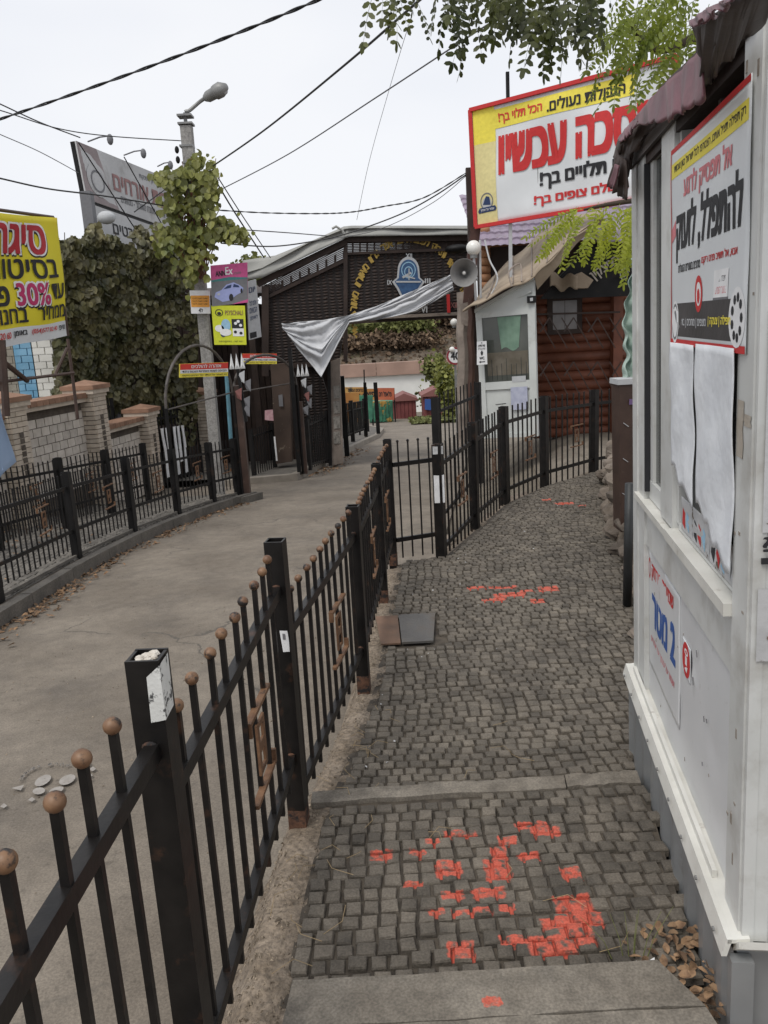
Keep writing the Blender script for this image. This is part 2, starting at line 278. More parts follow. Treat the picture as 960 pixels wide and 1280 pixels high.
def paint(m):
    t = m.node_tree; N = t.nodes; L = t.links; p = N['Principled BSDF']; geo = N.new('ShaderNodeNewGeometry')
    nz = N.new('ShaderNodeTexNoise'); nz.inputs['Scale'].default_value = 42; nz.inputs['Detail'].default_value = 4
    L.new(geo.outputs['Position'], nz.inputs['Vector'])
    sb = N.new('ShaderNodeVectorMath'); sb.operation = 'SUBTRACT'; sb.inputs[1].default_value = (.5, .5, .5); L.new(nz.outputs['Color'], sb.inputs[0])
    sc = N.new('ShaderNodeVectorMath'); sc.operation = 'SCALE'; sc.inputs['Scale'].default_value = .022; L.new(sb.outputs[0], sc.inputs[0])
    ad = N.new('ShaderNodeVectorMath'); ad.operation = 'ADD'; L.new(geo.outputs['Position'], ad.inputs[0]); L.new(sc.outputs[0], ad.inputs[1])
    last = None
    for (x, y, a, b) in BLOBS:
        s1 = N.new('ShaderNodeVectorMath'); s1.operation = 'SUBTRACT'; s1.inputs[1].default_value = (x, y, 0); L.new(ad.outputs[0], s1.inputs[0])
        s2 = N.new('ShaderNodeVectorMath'); s2.operation = 'MULTIPLY'; s2.inputs[1].default_value = (1 / a, 1 / b, 0); L.new(s1.outputs[0], s2.inputs[0])
        s4 = N.new('ShaderNodeVectorMath'); s4.operation = 'ABSOLUTE'; L.new(s2.outputs[0], s4.inputs[0]); sx = N.new('ShaderNodeSeparateXYZ'); L.new(s4.outputs[0], sx.inputs[0])
        s3 = N.new('ShaderNodeMath'); s3.operation = 'SMOOTH_MAX'; s3.inputs[2].default_value = .35; L.new(sx.outputs[0], s3.inputs[0]); L.new(sx.outputs[1], s3.inputs[1])
        if last is None: last = s3.outputs['Value']
        else:
            mn = N.new('ShaderNodeMath'); mn.operation = 'MINIMUM'; L.new(last, mn.inputs[0]); L.new(s3.outputs['Value'], mn.inputs[1]); last = mn.outputs[0]
    mr = N.new('ShaderNodeMapRange'); mr.inputs['From Min'].default_value = 1.15; mr.inputs['From Max'].default_value = 1.0; L.new(last, mr.inputs['Value'])
    n2 = N.new('ShaderNodeTexNoise'); n2.inputs['Scale'].default_value = 45; n2.inputs['Detail'].default_value = 8; L.new(geo.outputs['Position'], n2.inputs['Vector'])
    m2 = N.new('ShaderNodeMapRange'); m2.inputs['From Min'].default_value = .68; m2.inputs['From Max'].default_value = .50; m2.inputs['To Max'].default_value = .93; L.new(n2.outputs[0], m2.inputs['Value'])
    mu = N.new('ShaderNodeMath'); mu.operation = 'MULTIPLY'; L.new(mr.outputs[0], mu.inputs[0]); L.new(m2.outputs[0], mu.inputs[1])
    src = p.inputs['Base Color'].links[0].from_socket
    mx = N.new('ShaderNodeMixRGB'); L.new(mu.outputs[0], mx.inputs[0]); L.new(src, mx.inputs[1]); mx.inputs[2].default_value = (.55, .105, .065, 1)
    L.new(mx.outputs[0], p.inputs['Base Color'])
BLOBS = [(x, y, a * (1.12 if y < 4 else .9), b * (1.12 if y < 4 else .8)) for x, y, a, b in BLOBS]
for k in ('sett', 'sett1', 'slab', 'mortar'): paint(M[k])
def speck(m, scale, amt, lo=.35, hi=.65):
    t = m.node_tree; N = t.nodes; L = t.links; p = N['Principled BSDF']; src = p.inputs['Base Color'].links[0].from_socket
    geo = N.new('ShaderNodeNewGeometry'); nz = N.new('ShaderNodeTexNoise'); nz.inputs['Scale'].default_value = scale; nz.inputs['Detail'].default_value = 3; L.new(geo.outputs['Position'], nz.inputs['Vector'])
    mr = N.new('ShaderNodeMapRange'); mr.inputs['From Min'].default_value = lo; mr.inputs['From Max'].default_value = hi; mr.inputs['To Min'].default_value = 1 - amt; mr.inputs['To Max'].default_value = 1 + amt; L.new(nz.outputs[0], mr.inputs['Value'])
    mm = N.new('ShaderNodeMixRGB'); mm.blend_type = 'MULTIPLY'; mm.inputs[0].default_value = 1; L.new(src, mm.inputs[1]); L.new(mr.outputs[0], mm.inputs[2]); L.new(mm.outputs[0], p.inputs['Base Color'])
def cracks(m, scale, width, col):
    t = m.node_tree; N = t.nodes; L = t.links; p = N['Principled BSDF']; src = p.inputs['Base Color'].links[0].from_socket
    geo = N.new('ShaderNodeNewGeometry'); nz = N.new('ShaderNodeTexNoise'); nz.inputs['Scale'].default_value = 2.5; nz.inputs['Detail'].default_value = 5; L.new(geo.outputs['Position'], nz.inputs['Vector'])
    ad = N.new('ShaderNodeMixRGB'); ad.inputs[0].default_value = .35; L.new(geo.outputs['Position'], ad.inputs[1]); L.new(nz.outputs['Color'], ad.inputs[2])
    vo = N.new('ShaderNodeTexVoronoi'); vo.feature = 'DISTANCE_TO_EDGE'; vo.inputs['Scale'].default_value = scale; L.new(ad.outputs[0], vo.inputs['Vector'])
    mr = N.new('ShaderNodeMapRange'); mr.inputs['From Min'].default_value = width; mr.inputs['From Max'].default_value = 0; L.new(vo.outputs['Distance'], mr.inputs['Value'])
    n2 = N.new('ShaderNodeTexNoise'); n2.inputs['Scale'].default_value = 1.1; L.new(geo.outputs['Position'], n2.inputs['Vector'])
    m2 = N.new('ShaderNodeMapRange'); m2.inputs['From Min'].default_value = .5; m2.inputs['From Max'].default_value = .6; L.new(n2.outputs[0], m2.inputs['Value'])
    mu = N.new('ShaderNodeMath'); mu.operation = 'MULTIPLY'; L.new(mr.outputs[0], mu.inputs[0]); L.new(m2.outputs[0], mu.inputs[1])
    mm = N.new('ShaderNodeMixRGB'); L.new(mu.outputs[0], mm.inputs[0]); L.new(src, mm.inputs[1]); mm.inputs[2].default_value = (*col, 1); L.new(mm.outputs[0], p.inputs['Base Color'])
speck(M['asphalt'], 110, .16); speck(M['asphalt'], 9, .09); speck(M['asphalt'], 26, .25, .18, .40); cracks(M['asphalt'], .35, .004, (.09, .08, .068))
for k in ('sett', 'sett1'): speck(M[k], 170, .2)
speck(M['slab'], 140, .2); speck(M['slab'], 22, .15); speck(M['dirt'], 60, .3); speck(M['kerb'], 60, .2); speck(M['concrete'], 40, .2); speck(M['pvc'], 3.5, .06); speck(M['cloth'], 120, .08)
# ------------------------------------------------------------------ lettering
def heb(s):                              # visual order for right-to-left words, digits and latin kept in order
    if s.isascii(): return s
    out = []; buf = ''
    for ch in s:
        if ch.isascii() and (ch.isalnum() or ch in '%().:-/'): buf += ch
        else:
            if buf: out.append(buf); buf = ''
            out.append(ch)
    if buf: out.append(buf)
    return ''.join(out[::-1])
def glyphs(txt, bold=.02):
    c = bpy.data.curves.new('txt', 'FONT'); c.body = txt; c.offset = 0; c.resolution_u = 3; c.fill_mode = 'FRONT'
    o = bpy.data.objects.new('txt', c); me = bpy.data.meshes.new_from_object(o)
    vs = [v.co.copy() for v in me.vertices]; fs = [tuple(p.vertices) for p in me.polygons]
    bpy.data.objects.remove(o); bpy.data.curves.remove(c); bpy.data.meshes.remove(me)
    if not vs: return [], []
    if bold > .004:
        n0 = len(vs); w0 = list(vs); f0 = list(fs)
        for (dx, dy) in ((1, .5), (-1, -.5), (1, -.5), (-1, .5)):
            k = len(vs); vs += [v + Vector((dx * bold * 1.1, dy * bold * 1.1, 0)) for v in w0]; fs += [tuple(i + k for i in f) for f in f0]
    x0 = min(v.x for v in vs); x1 = max(v.x for v in vs); y0 = min(v.y for v in vs); y1 = max(v.y for v in vs)
    return [((v.x - x0) / (x1 - x0), (v.y - y0) / (y1 - y0)) for v in vs], fs
def lettering(txt, surf, u0, v0, u1, v1, m, parent, bold=.02, off=.004, nrm=None, name='lettering', rtl=True):
    g, fs = glyphs(heb(txt) if rtl else txt, bold)
    if not g: return
    vs = []; q5 = len(g) // 5 if bold > .004 else len(g)
    for i_, (a, b) in enumerate(g):
        p = surf(lerp(u0, u1, a), lerp(v0, v1, b)); vs.append(Vector(p) + nrm * (off + .00025 * (i_ // q5)))
    return B().add(vs, fs).obj(name, m, parent)
def patch(surf, u0, v0, u1, v1, m, parent, name, off=.002, nrm=None, nu=1, nv=1):
    return B().grid(lambda a, b: Vector(surf(lerp(u0, u1, a), lerp(v0, v1, b))) + nrm * off, nu, nv).obj(name, m, parent)
def disc(surf, u, v, ru, rv, m, parent, name, off=.003, nrm=None, n=20, r0=0):
    b = B(); c = [Vector(surf(u + ru * math.cos(t), v + rv * math.sin(t))) + nrm * off for t in [2 * math.pi * k / n for k in range(n)]]
    if r0:
        d = [Vector(surf(u + ru * r0 * math.cos(t), v + rv * r0 * math.sin(t))) + nrm * off for t in [2 * math.pi * k / n for k in range(n)]]
        b.add(c + d, [(k, (k + 1) % n, (k + 1) % n + n, k + n) for k in range(n)])
    else: b.add(c, [tuple(range(n))])
    return b.obj(name, m, parent)
def polyp(surf, pts, m, parent, name, off=.003, nrm=None):
    return B().add([Vector(surf(u, v)) + nrm * off for u, v in pts], [tuple(range(len(pts)))]).obj(name, m, parent)
def quad4(bl, br, tr, tl):
    bl, br, tr, tl = map(Vector, (bl, br, tr, tl))
    n = (br - bl).cross(tl - bl).normalized()
    return (lambda u, v: bl.lerp(br, u).lerp(tl.lerp(tr, u), v)), n
# ================================================================== GROUND
def zg(X, Y):
    b = zr(max(Y, -3)) - .05
    s = sm(.35, 2.3, X - .14 * max(Y - 6, 0)) * (1 - sm(13.5, 25, Y)); r = lerp(b, -.33 - .004 * Y, s)
    return r + (.015 * noise.noise(Vector((X * 1.3, Y * 1.3, 0))) if Y < 50 else 0)
ys = [-6 + .5 * i for i in range(60)] + [24 + 1.5 * i for i in range(26)] + [66, 80, 120, 250, 900]
xs = [-600, -120, -40, -20, -12] + [-9 + .4 * i for i in range(52)] + [12.5, 16, 25, 40, 120, 600]
b = B(); W_ = len(xs)
b.add([(x, y, zg(x, y)) for y in ys for x in xs], [(j * W_ + i, j * W_ + i + 1, (j + 1) * W_ + i + 1, (j + 1) * W_ + i) for j in range(len(ys) - 1) for i in range(W_ - 1)])
b.obj('ground', M['ground'], kind='structure')
# the lane
KL = [(-5, -3.35), (2, -3.3), (6.25, -3.25), (8.3, -3.26), (9.8, -3.16), (11.3, -2.93), (12.5, -2.66), (13.5, -2.3), (13.9, -2.1)]
IL = [(14.0, -6.), (16.2, -6.0), (16.3, -1.75), (19, -1.35), (24, -.75), (29, -.02), (33, .2), (36, -.4), (39, -2), (41, -5)]
def interp(tab, y):
    for (a, xa), (c, xc) in zip(tab, tab[1:]):
        if y <= c: return lerp(xa, xc, max(0, (y - a) / (c - a)))
    return tab[-1][1]
def xl(y): return interp(KL, y) if y <= 13.9 else interp(IL, y)
def xrr(y): return .25 + .14 * max(y - 6, 0) if y < 20 else (2.2 + (y - 20) * .12)
yy = [-5 + .5 * i for i in range(38)] + [13.89, 14.0, 14.5, 15, 15.5, 16, 16.2, 16.3] + [17 + .75 * i for i in range(33)]
yy = sorted(yy); b = B(); n = 10
for y in yy:
    for i in range(n + 1):
        x = lerp(xl(y), xrr(y), i / n); b.v.append((x, y, zr(y) + .012 * noise.noise(Vector((x * .8, y * .8, 3)))))
b.f = [(j * (n + 1) + i, j * (n + 1) + i + 1, (j + 1) * (n + 1) + i + 1, (j + 1) * (n + 1) + i) for j in range(len(yy) - 1) for i in range(n)]
b.obj('road', M['asphalt'], kind='structure', smooth=True)
# yard in front of the log house
b = B(); b.grid(lambda u, v: (lerp(1.5 + .14 * (lerp(6.6, 13, v) - 6), 8, u), lerp(6.6, 13, v), zg(lerp(1.5 + .14 * (lerp(6.6, 13, v) - 6), 8, u), lerp(6.6, 13, v)) + .02), 12, 12)
b.obj('yard', M['asphalt'], kind='structure')
# path base, landings and steps
FP = [(-.49, .2), (-.45, 1.38), (-.366, 2.566), (-.151, 3.799), (-.032, 5.262), (.054, 6.13), (.447, 6.237), (.834, 7.165), (1.269, 8.173), (1.865, 9.02), (2.63, 9.742), (3.35, 10.15)]
RB = [(0, .60), (1.46, .70), (2.955, .94), (4.0, 1.30), (4.9, 1.56), (5.6, 1.72), (6.2, 1.84), (6.7, 1.93), (7.4, 2.10), (9.0, 2.52), (9.3, 3.2), (9.9, 3.9)]
def xleft(y):
    for (x0, y0), (x1, y1) in zip(FP, FP[1:]):
        if y <= y1: return lerp(x0, x1, max(0, (y - y0) / (y1 - y0)))
    return 9
def xright(y): return interp(RB, y)
def zp(y): return 0 if y < 1.745 else (-.08 if y < 2.70 else -.16 - .01 * (y - 2.7))
def strip(y0, y1, n, dz, name, m, inset=0, **k):
    b = B()
    for j in range(n + 1):
        y = lerp(y0, y1, j / n); a, c = xleft(y) + (inset if y < 6 else .03), xright(y) + .02
        for i in range(9): b.v.append((lerp(a, c, i / 8), y, zp((y0 + y1) / 2 if n < 3 else y) + dz))
    b.f = [(j * 9 + i, j * 9 + i + 1, (j + 1) * 9 + i + 1, (j + 1) * 9 + i) for j in range(n) for i in range(8)]
    return b
mort = B()
s1 = strip(1.75, 2.66, 2, -.013, '', None, inset=.08); s2 = strip(2.73, 10.1, 60, -.014, '', None, inset=.05)
mort.add(s1.v, s1.f).add(s2.v, s2.f)
path = mort.obj('path', M['mortar'], kind='structure')
def stone_slab(x0, x1, y0, y1, z, skew=.0, parent=path, jag=0.006):
    b = B(); n = 12; top = []
    for j, y in ((0, y0), (1, y1)):
        for i in range(n + 1):
            x = lerp(x0[j], x1[j], i / n); top.append(Vector((x, y + skew * x + rnd.uniform(-jag, jag), z + rnd.uniform(-.002, .002))))
    N1 = n + 1
    vs = top + [p - Vector((0, 0, .2)) for p in top]; fs = [(i, i + 1, N1 + i + 1, N1 + i) for i in range(n)]
    fs += [(i + 2 * N1, i + 1 + 2 * N1, i + 1, i) for i in range(n)] + [(N1 + i, N1 + i + 1, 3 * N1 + i + 1, 3 * N1 + i) for i in range(n)]
    fs += [(0, N1, 3 * N1, 2 * N1), (n, 2 * N1 + n, 3 * N1 + n, N1 + n)]
    return b.add(vs, fs).obj('step_slab', M['slab'], parent)
stone_slab((-.315, -.300), (.705, .64), 1.599, 1.742, .0, jag=.003)
stone_slab((-.36, -.318), (.78, .705), .95, 1.594, -.001, jag=.0025)
stone_slab((-.33, -.33), (.62, .63), 2.655, 2.735, -.074, .012)
stone_slab((.626, .634), (.90, .91), 2.66, 2.74, -.076, .012)
# soil between the fence and the paving
b = B()
def soil(u, v):
    y = lerp(.3, 6.0, v); fx = xleft(y); e = fx + .11 - .02 * y / 6; x = lerp(fx - .16, e, u)
    zb = zr(y) + .01; zt = zp(y) - .014 if y > 1.74 else -.09 - .05 * (1.74 - y)
    return (x, y, lerp(zb, zt, sm(.0, .55, u)) + .018 * noise.noise(Vector((x * 14, y * 14, 0))) * min(1, 4 * u * (1 - u) + .15))
b.grid(soil, 14, 90); b.obj('soil_strip', M['dirt'], kind='structure', smooth=True)
b = B()   # bank below the far fence
def bank(u, v):
    p = poly([Vector((x, y, 0)) for x, y in FP[5:]], v); n_ = Vector((-.75, .66, 0)); q = p + n_ * lerp(-.06, .55, u) if v > .01 else p + Vector((0, .3 * u, 0))
    z = lerp(zp(p.y) - .02, zg(q.x, q.y) + .0, sm(.05, 1, u)); return (q.x, q.y, z + .03 * noise.noise(Vector((q.x * 6, q.y * 6, 1))))
b.grid(bank, 8, 60); b.obj('bank', M['dirt'], kind='structure', smooth=True)
# setts
def sett_verts(r, sx, sy, h=.03, seed=0):
    j = lambda k: r.uniform(-k, k)
    cn = [(-.5, -.5), (.5, -.5), (.5, .5), (-.5, .5)]
    bot, mid, top = [], [], []
    for (a, c) in cn:
        x, y = a * sx * (1 + j(.10)), c * sy * (1 + j(.10)); bot.append(Vector((x, y, -h))); mid.append(Vector((x, y, -.0055 + j(.0012)))); top.append(Vector((x * .88, y * .86, j(.0018))))
    c0 = Vector((j(.006), j(.006), .0025 + j(.0015)))
    vs = bot + mid + top + [c0]
    fs = [(i, (i + 1) % 4, (i + 1) % 4 + 4, i + 4) for i in range(4)] + [(i + 4, (i + 1) % 4 + 4, (i + 1) % 4 + 8, i + 8) for i in range(4)] + [(8 + i, 8 + (i + 1) % 4, 12) for i in range(4)]
    return vs, fs
smesh = []
for k in range(14):
    v, f = sett_verts(random.Random(k), .0465, .0465); smesh.append(B().add(v, f).mesh('sett', M['sett1']))
cells = []
def rowfill(y0, y1, pitch, inl):
    y = y0 + pitch / 2; k = 0
    while y < y1:
        ph = rnd.uniform(-.3, .3)
        a, c = xleft(y) + inl, xright(y); x = a + rnd.uniform(0, .02)
        while x < c:
            wd = pitch * rnd.uniform(.88, 1.14)
            yy_ = y + .012 * math.sin(x * 4 + y * 3) + rnd.uniform(-.003, .003)
            if y0 + .015 < yy_ < y1 - .012 and x + wd / 2 > xleft(yy_) + inl: cells.append((x + wd / 2, yy_, wd, pitch))
            x += wd + .004
        y += pitch * rnd.uniform(.97, 1.05); k += 1
rowfill(1.75, 2.66, .0535, .085)
rowfill(2.735, 10.0, .054, .075)
HX0, HX1, HY0, HY1 = -.06, .285, 4.36, 4.82
cells = [c for c in cells if not (HX0 - .02 < c[0] < HX1 + .02 and HY0 - .02 < c[1] < HY1 + .02)]
cells.sort(key=lambda c: c[1])
farb = B()
for i, (x, y, wd, pt) in enumerate(cells):
    z = zp(y) + rnd.uniform(-.005, .005) + .006 * noise.noise(Vector((x * 3, y * 3, 0)))
    if i < 300:
        o = link('sett', rnd.choice(smesh), path, (x, y, z)); o.scale = (wd / .0505 * .985, pt / .0505 * .97, 1); o.rotation_euler = (rnd.uniform(-.04, .04), rnd.uniform(-.04, .04), rnd.uniform(-.07, .07) + rnd.choice((0, math.pi)))
    else:
        v, f = sett_verts(rnd, wd * .90, pt * .88); R = Matrix.Rotation(rnd.uniform(-.05, .05), 3, 'Z') @ Matrix.Rotation(rnd.uniform(-.035, .035), 3, 'X')
        farb.add([R @ q + Vector((x, y, z)) for q in v], f)
farb.obj('sett_paving', M['sett'], path, kind='stuff')
# steel hatch in the path
h = thing('access_hatch', 'low two-part steel hatch cover, rusty left plate, set in the sett path', 'hatch', (.1, 4.6, -.18))
hz = -.172
B().slab([(HX0, HY0, hz), (.055, HY0, hz), (.05, HY1, hz), (-.09, HY1, hz)], (0, 0, .010)).obj('rusty_plate', M['hatch_rust'], h)
B().slab([(.062, HY0, hz), (.245, HY0, hz), (.29, HY1, hz), (.057, HY1, hz)], (0, 0, .013)).obj('grey_plate', M['hatch_grey'], h)
# left kerb and sidewalk
b = B()
K3 = [Vector((x, y, zr(y))) for y, x in KL] 
KS = []
for i in range(97): KS.append(poly(K3, i / 96))
b = B()
for i in range(96):
    p, q = KS[i], KS[i + 1]; n_ = Vector((-(q - p).y, (q - p).x, 0)).normalized() * .10
    b.slab([p + Vector((0, 0, -.05)), q + Vector((0, 0, -.05)), q + Vector((0, 0, .14)), p + Vector((0, 0, .14))], n_)
b = B()
for y0 in range(-5, 14):
    ya, yb = y0 + .004, min(y0 + .996, 13.7)
    a, c = Vector((interp(KL, ya), ya, zr(ya) - .06)), Vector((interp(KL, yb), yb, zr(yb) - .06))
    if yb <= ya: continue
    link('kerb_stone', B().slab([a, c, c + Vector((-.11, 0, 0)), a + Vector((-.11, 0, 0))], (0, 0, .20 + rnd.uniform(-.006, .004))).mesh('kerb_stone', M['kerb'])) ['kind'] = 'structure'
def sidew(u, v):
    y = lerp(-5, 13.6, v); return (lerp(xl(y) - .11, xl(y) - 4.5, u), y, zr(y) + .125)
swk = B().grid(sidew, 4, 40).obj('sidewalk', M['mortar'], kind='structure')
b = B(); y = 5.6
while y < 13.6:
    x = xl(y) - .16; xe = xl(y) - 2.4
    while x > xe:
        wd = .085 * rnd.uniform(.9, 1.1); v, f = sett_verts(rnd, wd * .9, .082)
        c = Vector((x - wd / 2, y + rnd.uniform(-.006, .006), zr(y) + .138 + rnd.uniform(-.004, .004))); b.add([q * 1 + c for q in v], f); x -= wd
    y += .09
b.obj('sett_paving', M['sett_far'], swk, kind='stuff')
b = B().slab([(-2.1, 13.75, zr(13.75) - .05), (-2.35, 13.2, zr(13.2) - .05), (-6, 13.2, zr(13.2) - .05), (-6, 13.75, zr(13.75) - .05)], (0, 0, .17)); b.obj('kerb', M['kerb'], kind='structure')
# island with its own kerb beyond the entrance
IS = [Vector((x, y, zr(y))) for y, x in IL[2:8]]
b = B()
for i in range(60):
    p, q = poly(IS, i / 60), poly(IS, (i + 1) / 60); b.slab([p + Vector((0, 0, -.05)), q + Vector((0, 0, -.05)), q + Vector((-.16, 0, -.05)), p + Vector((-.16, 0, -.05))], (0, 0, .2))
b.slab([(-1.75, 16.3, zr(16.3) - .05), (-1.91, 16.45, zr(16.3) - .05), (-3.2, 16.2, zr(16.3) - .05), (-3.2, 16.0, zr(16.3) - .05)], (0, 0, .19))
b.obj('island_kerb', mat('pale_kerb', (.2, .175, .145), .9, col2=(.28, .25, .21), scale=4), kind='structure')
B().grid(lambda u, v: (lerp(interp(IL, lerp(16.3, 36, v)) - .16, interp(IL, lerp(16.3, 36, v)) - 5, u), lerp(16.3, 36, v), zr(lerp(16.3, 36, v)) + .13), 4, 30).obj('island', M['kerb'], kind='structure')
# hill at the back
def hillz(x, y): return (lerp(-1.7, 3.2, sm(57.5, 76, y)) + .02 * (y - 57.5) * (y < 120) + (1.2 if y >= 120 else 0)) + .5 * noise.noise(Vector((x * .12, y * .12, 0))) * (y < 200)
hy = [57.2, 57.6] + [58 + i for i in range(30)] + [92, 100, 115, 140, 200, 900]
hx = [-600, -150, -80] + [-50 + 2 * i for i in range(50)] + [60, 90, 160, 600]
b = B(); W_ = len(hx)
b.add([(x, y, hillz(x, y) if y > 57.3 else -4.6) for y in hy for x in hx], [(j * W_ + i, j * W_ + i + 1, (j + 1) * W_ + i + 1, (j + 1) * W_ + i) for j in range(len(hy) - 1) for i in range(W_ - 1)])
b.obj('hillside', M['hill'], kind='structure', smooth=True)
# far retaining wall
wl = thing('retaining_wall', 'long white retaining wall with pink brick coping at the foot of the hill', 'wall', (0, 56, -4.3))
B().slab([(-30, 56, -4.6), (30, 56, -4.6), (30, 56, -1.55), (-30, 56, -1.55)], (0, .5, 0)).obj('wall', mat('far_wall_white', (.74, .74, .71), .9, var=.12, scale=.6), wl)
for k in range(20): B().box((-30 + 3.0 * k + 1.5, 56.2, -1.1), (2.97, .9, .86)).obj('coping_block', mat('pink_brick', (.36, .24, .19), .9, var=.15, scale=1) if k == 0 else bpy.data.materials['pink_brick'], wl)
# ================================================================== foliage helpers
def leafquad(b, p, s, r, ups=.3, hang=None):
    if hang: d = Vector((r.uniform(-.7, .7), r.uniform(-.5, .2), -1)).normalized(); a = Vector((r.uniform(-.5, .5), -1, r.uniform(-.2, .7)))
    else: d = Vector((r.uniform(-1, 1), r.uniform(-1, 1), r.uniform(-1, ups))).normalized(); a = Vector((r.uniform(-1, 1), r.uniform(-1, 1), r.uniform(-1, 1)))
    x = d.cross(a).normalized() * s * .46; d = d * s
    nn = x.cross(d).normalized() * s * .10
    b.add([p, p + d * .2 + x + nn, p + d * .65 + x * .9 + nn, p + d, p + d * .65 - x * .9 + nn, p + d * .2 - x + nn], [(0, 1, 2, 3), (0, 3, 4, 5)])
def crown(c, rx, ry, rz, n, s, m, name, parent, seed=1, gap=.0, clumps=14):
    r = random.Random(seed); b = B(); cl = []
    for i in range(clumps):
        t = r.uniform(0, 2 * math.pi); u = r.uniform(-1, 1); q = (1 - u * u) ** .5; k = r.uniform(.45, .95)
        cl.append((Vector((rx * q * math.cos(t) * k, ry * q * math.sin(t) * k, rz * u * k)), r.uniform(.25, .5)))
    for i in range(n):
        o, k = r.choice(cl); v = Vector((r.gauss(0, .5), r.gauss(0, .5), r.gauss(0, .5)))
        p = Vector(c) + o + Vector((v.x * rx * k, v.y * ry * k, v.z * rz * k)); leafquad(b, p, s * r.uniform(.6, 1.3), r)
    return b.obj(name, m, parent, kind='stuff')
# shrubs on the hill
LB = ['dry brown thicket at the left end of the hilltop', 'yellow-green bush above the bare slope, left of centre', 'bright green bush in the middle of the hillside', 'dry brush between the green bushes on the hill', 'reddish dry thicket on the right of the hillside', 'dark dry brush behind the top lamp globe', 'grey-brown brush on the far left slope', 'low olive bush on the crest of the hill', 'dense dry thicket behind the gate beam']
for k, (px, py, Y, rx, rz, g) in enumerate([(437, 418, 68, 2.2, 1.5, 0), (465, 410, 66, 2.4, 1.5, 1), (497, 402, 65.5, 2.0, 1.5, 1), (515, 420, 67, 2.2, 1.2, 0), (545, 415, 68, 2.8, 1.7, 0), (572, 412, 69, 2.4, 1.7, 0), (415, 415, 70, 2.5, 1.5, 0), (535, 400, 76, 4, 1.8, 1), (475, 424, 64, 3.2, 1.0, 0)]):
    p = A(px, py, Y); z = hillz(p.x, Y); sh = thing('hill_bush', LB[k], 'bush', (p.x, Y, z), 'bushes on the hillside')
    B().tube([(p.x, Y, z - .3), (p.x + .1, Y, p.z)], .08, 6, .03).obj('trunk', M['stem'], sh)
    crown((p.x, Y, (p.z + z) / 2 + .2), rx * 1.5, 1.4, max(rz, (p.z - z) * .6), 3200, .26, M['bushgreen' if g else 'bushdry'], 'foliage', sh, k)
# ================================================================== FENCES
def picket_mesh(L, s, tip, m):
    b = B()
    if s > .011: b.box((0, 0, L / 2), (s, s, L))
    else: b.box((0, 0, L / 2), (s, s, L))
    if tip: b.sph((0, 0, L + tip * .5), tip, 6, 4)
    return b.mesh('picket', m)
def ornament(parent, c, d, up, s, m):
    # open-cornered square emblem: top bar, bottom bar, interlocked middle plates
    d = Vector(d).normalized(); n_ = d.cross(Vector((0, 0, 1))).normalized(); Z = Vector((0, 0, 1)); c = Vector(c); t = .02
    def bx(u0, u1, z0, z1): 
        return (c + d * ((u0 + u1) / 2 * s) + Z * ((z0 + z1) / 2 * s), (abs(u1 - u0) * s, t, abs(z1 - z0) * s), (d, n_, Z))
    b = B()
    for q in ((-.5, .5, .455, .5), (-.5, .5, -.5, -.455), (-.5, -.455, .33, .455), (.455, .5, -.455, -.33)): b.box(*bx(*q))
    t = .008
    for q in ((-.17, -.09, -.30, .30), (.09, .17, -.30, .30), (-.09, .09, .24, .30), (-.09, .09, -.06, .06), (-.09, .09, -.30, -.24)): b.box(*bx(*q))
    return b.obj('emblem', m, parent)
